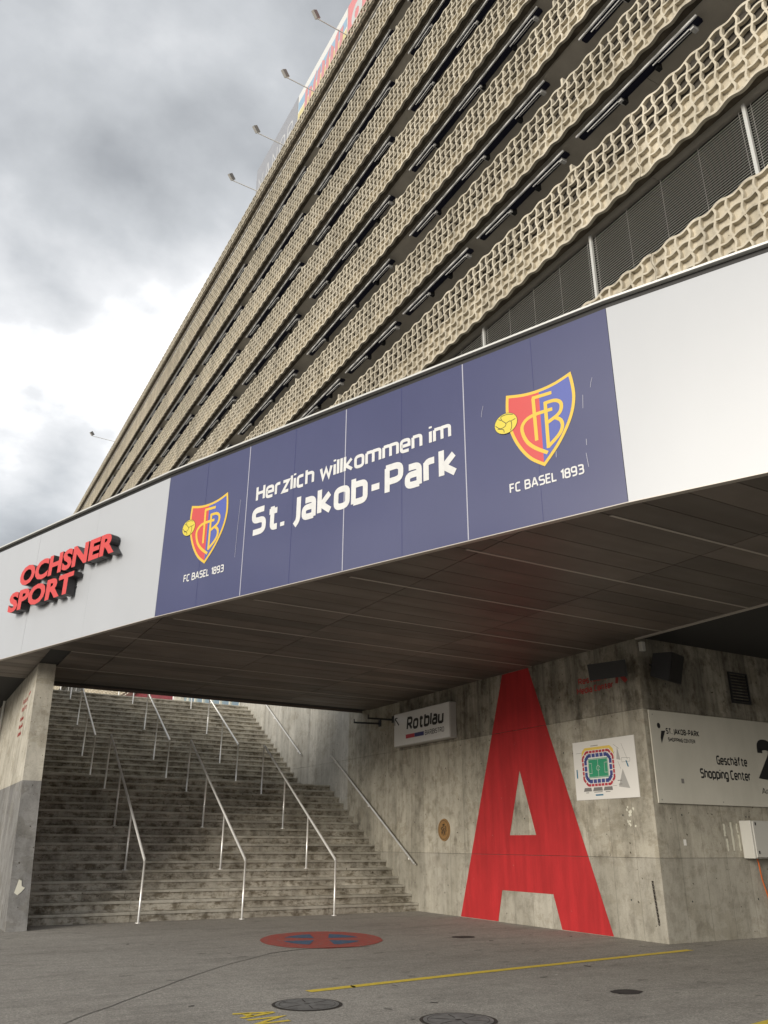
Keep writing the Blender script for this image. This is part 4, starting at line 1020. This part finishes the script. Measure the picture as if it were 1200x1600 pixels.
def billboards():
    def bb(y0, y1, name, label, bm):
        t = thing('roof_billboard', (XA+.5, (y0+y1)/2, 36.0), label, 'billboard', 'billboards on the tower roof edge')
        add('panel', box(XA+.42, XA+.50, y0, y1, 36.3, 39.6), bm, t)
        for k in range(3): y = y0+.4+(y1-y0-.8)*k/2; add('strut', tube([(XA+.52, y, 38.8), (XA+2.2, y, 36.0)], .05, 6), M['dk'], t); add('post', tube([(XA+.55, y, 36.0), (XA+.55, y, 39.4)], .05, 6), M['dk'], t)
        return t
    f = Fr((XA+.42, 0, 0), (0, -1, 0), (0, 0, 1)); d = .006
    t = bb(30.85, 37.0, 'g', 'grey roof billboard with pale capital letters, furthest of the three', M['bbgrey'])
    for i, ch in enumerate('MANOR'): add('lettering', lettering(f, ch, -36.6+i*1.1, -36.6+i*1.1+.78, 37.35, 1.25, d, 0), M['bbtxt'], t)
    t = bb(24.9, 30.8, 'y', 'yellow and blue roof billboard between the grey and salmon ones', M['bbpale'])
    add('print', f.rect(-30.75, -24.95, 37.15, 38.2, d), M['bbyel'], t); add('print', f.rect(-30.75, -24.95, 38.35, 39.0, d), M['bbblu'], t)
    random.seed(5)
    for k in range(9):
        a = -29.9+k*.52; add('print', f.flat([(a, 37.7+random.uniform(-.3, .2)), (a+.36, 37.7+random.uniform(-.3, .2)), (a+.42, 38.9+random.uniform(-.4, .3)), (a+.06, 38.8+random.uniform(-.3, .3))], d+.003+k*.0004), M['bbred'], t)
    t = bb(4.0, 24.85, 'p', 'salmon red roof billboard with white round shapes, closest of the three', M['bbpink'])
    for a in (-23.9, -22.4, -20.9): add('print', f.flat(circle(a, 38.1, .55, .75, 20), d, [list(reversed(circle(a, 38.1, .22, .34, 20)))]), M['bbtxt'], t)
billboards()
def floodlight(y, label, L=1.5):
    t = thing('floodlight', (XA, y, 36.4), label, 'floodlight', 'floodlights on the tower roof edge')
    add('arm', tube([(XA+.3, y, 36.42), (XA-L, y-.02, 36.48)], .028, 6), M['alu'], t)
    c = Vector((XA-L-.1, y, 36.72)); m = Matrix.Rotation(R(20), 3, 'Z') @ Matrix.Rotation(R(45), 3, 'Y'); ax, ay, az = (m @ Vector(v) for v in ((1, 0, 0), (0, 1, 0), (0, 0, 1)))
    add('head', frame_box(c, ax, ay, az, .19, .07, .15), M['box_side'], t); add('glass', frame_box(c-ay*.075, ax, ay, az, .17, .006, .13), M['dgrey'], t)
    add('yoke', tube([(XA-L, y, 36.46), c], .02, 5), M['alu'], t)
for i, y in enumerate((24.05, 27.6, 31.5, 35.35)): floodlight(y, f"{['nearest', 'second nearest', 'third nearest', 'fourth nearest'][i]} of the roof floodlights on long arms beside the billboards")
floodlight(71.9, 'lone far roof arm well beyond the billboards', 2.0)
print('objects', len(bpy.data.objects))
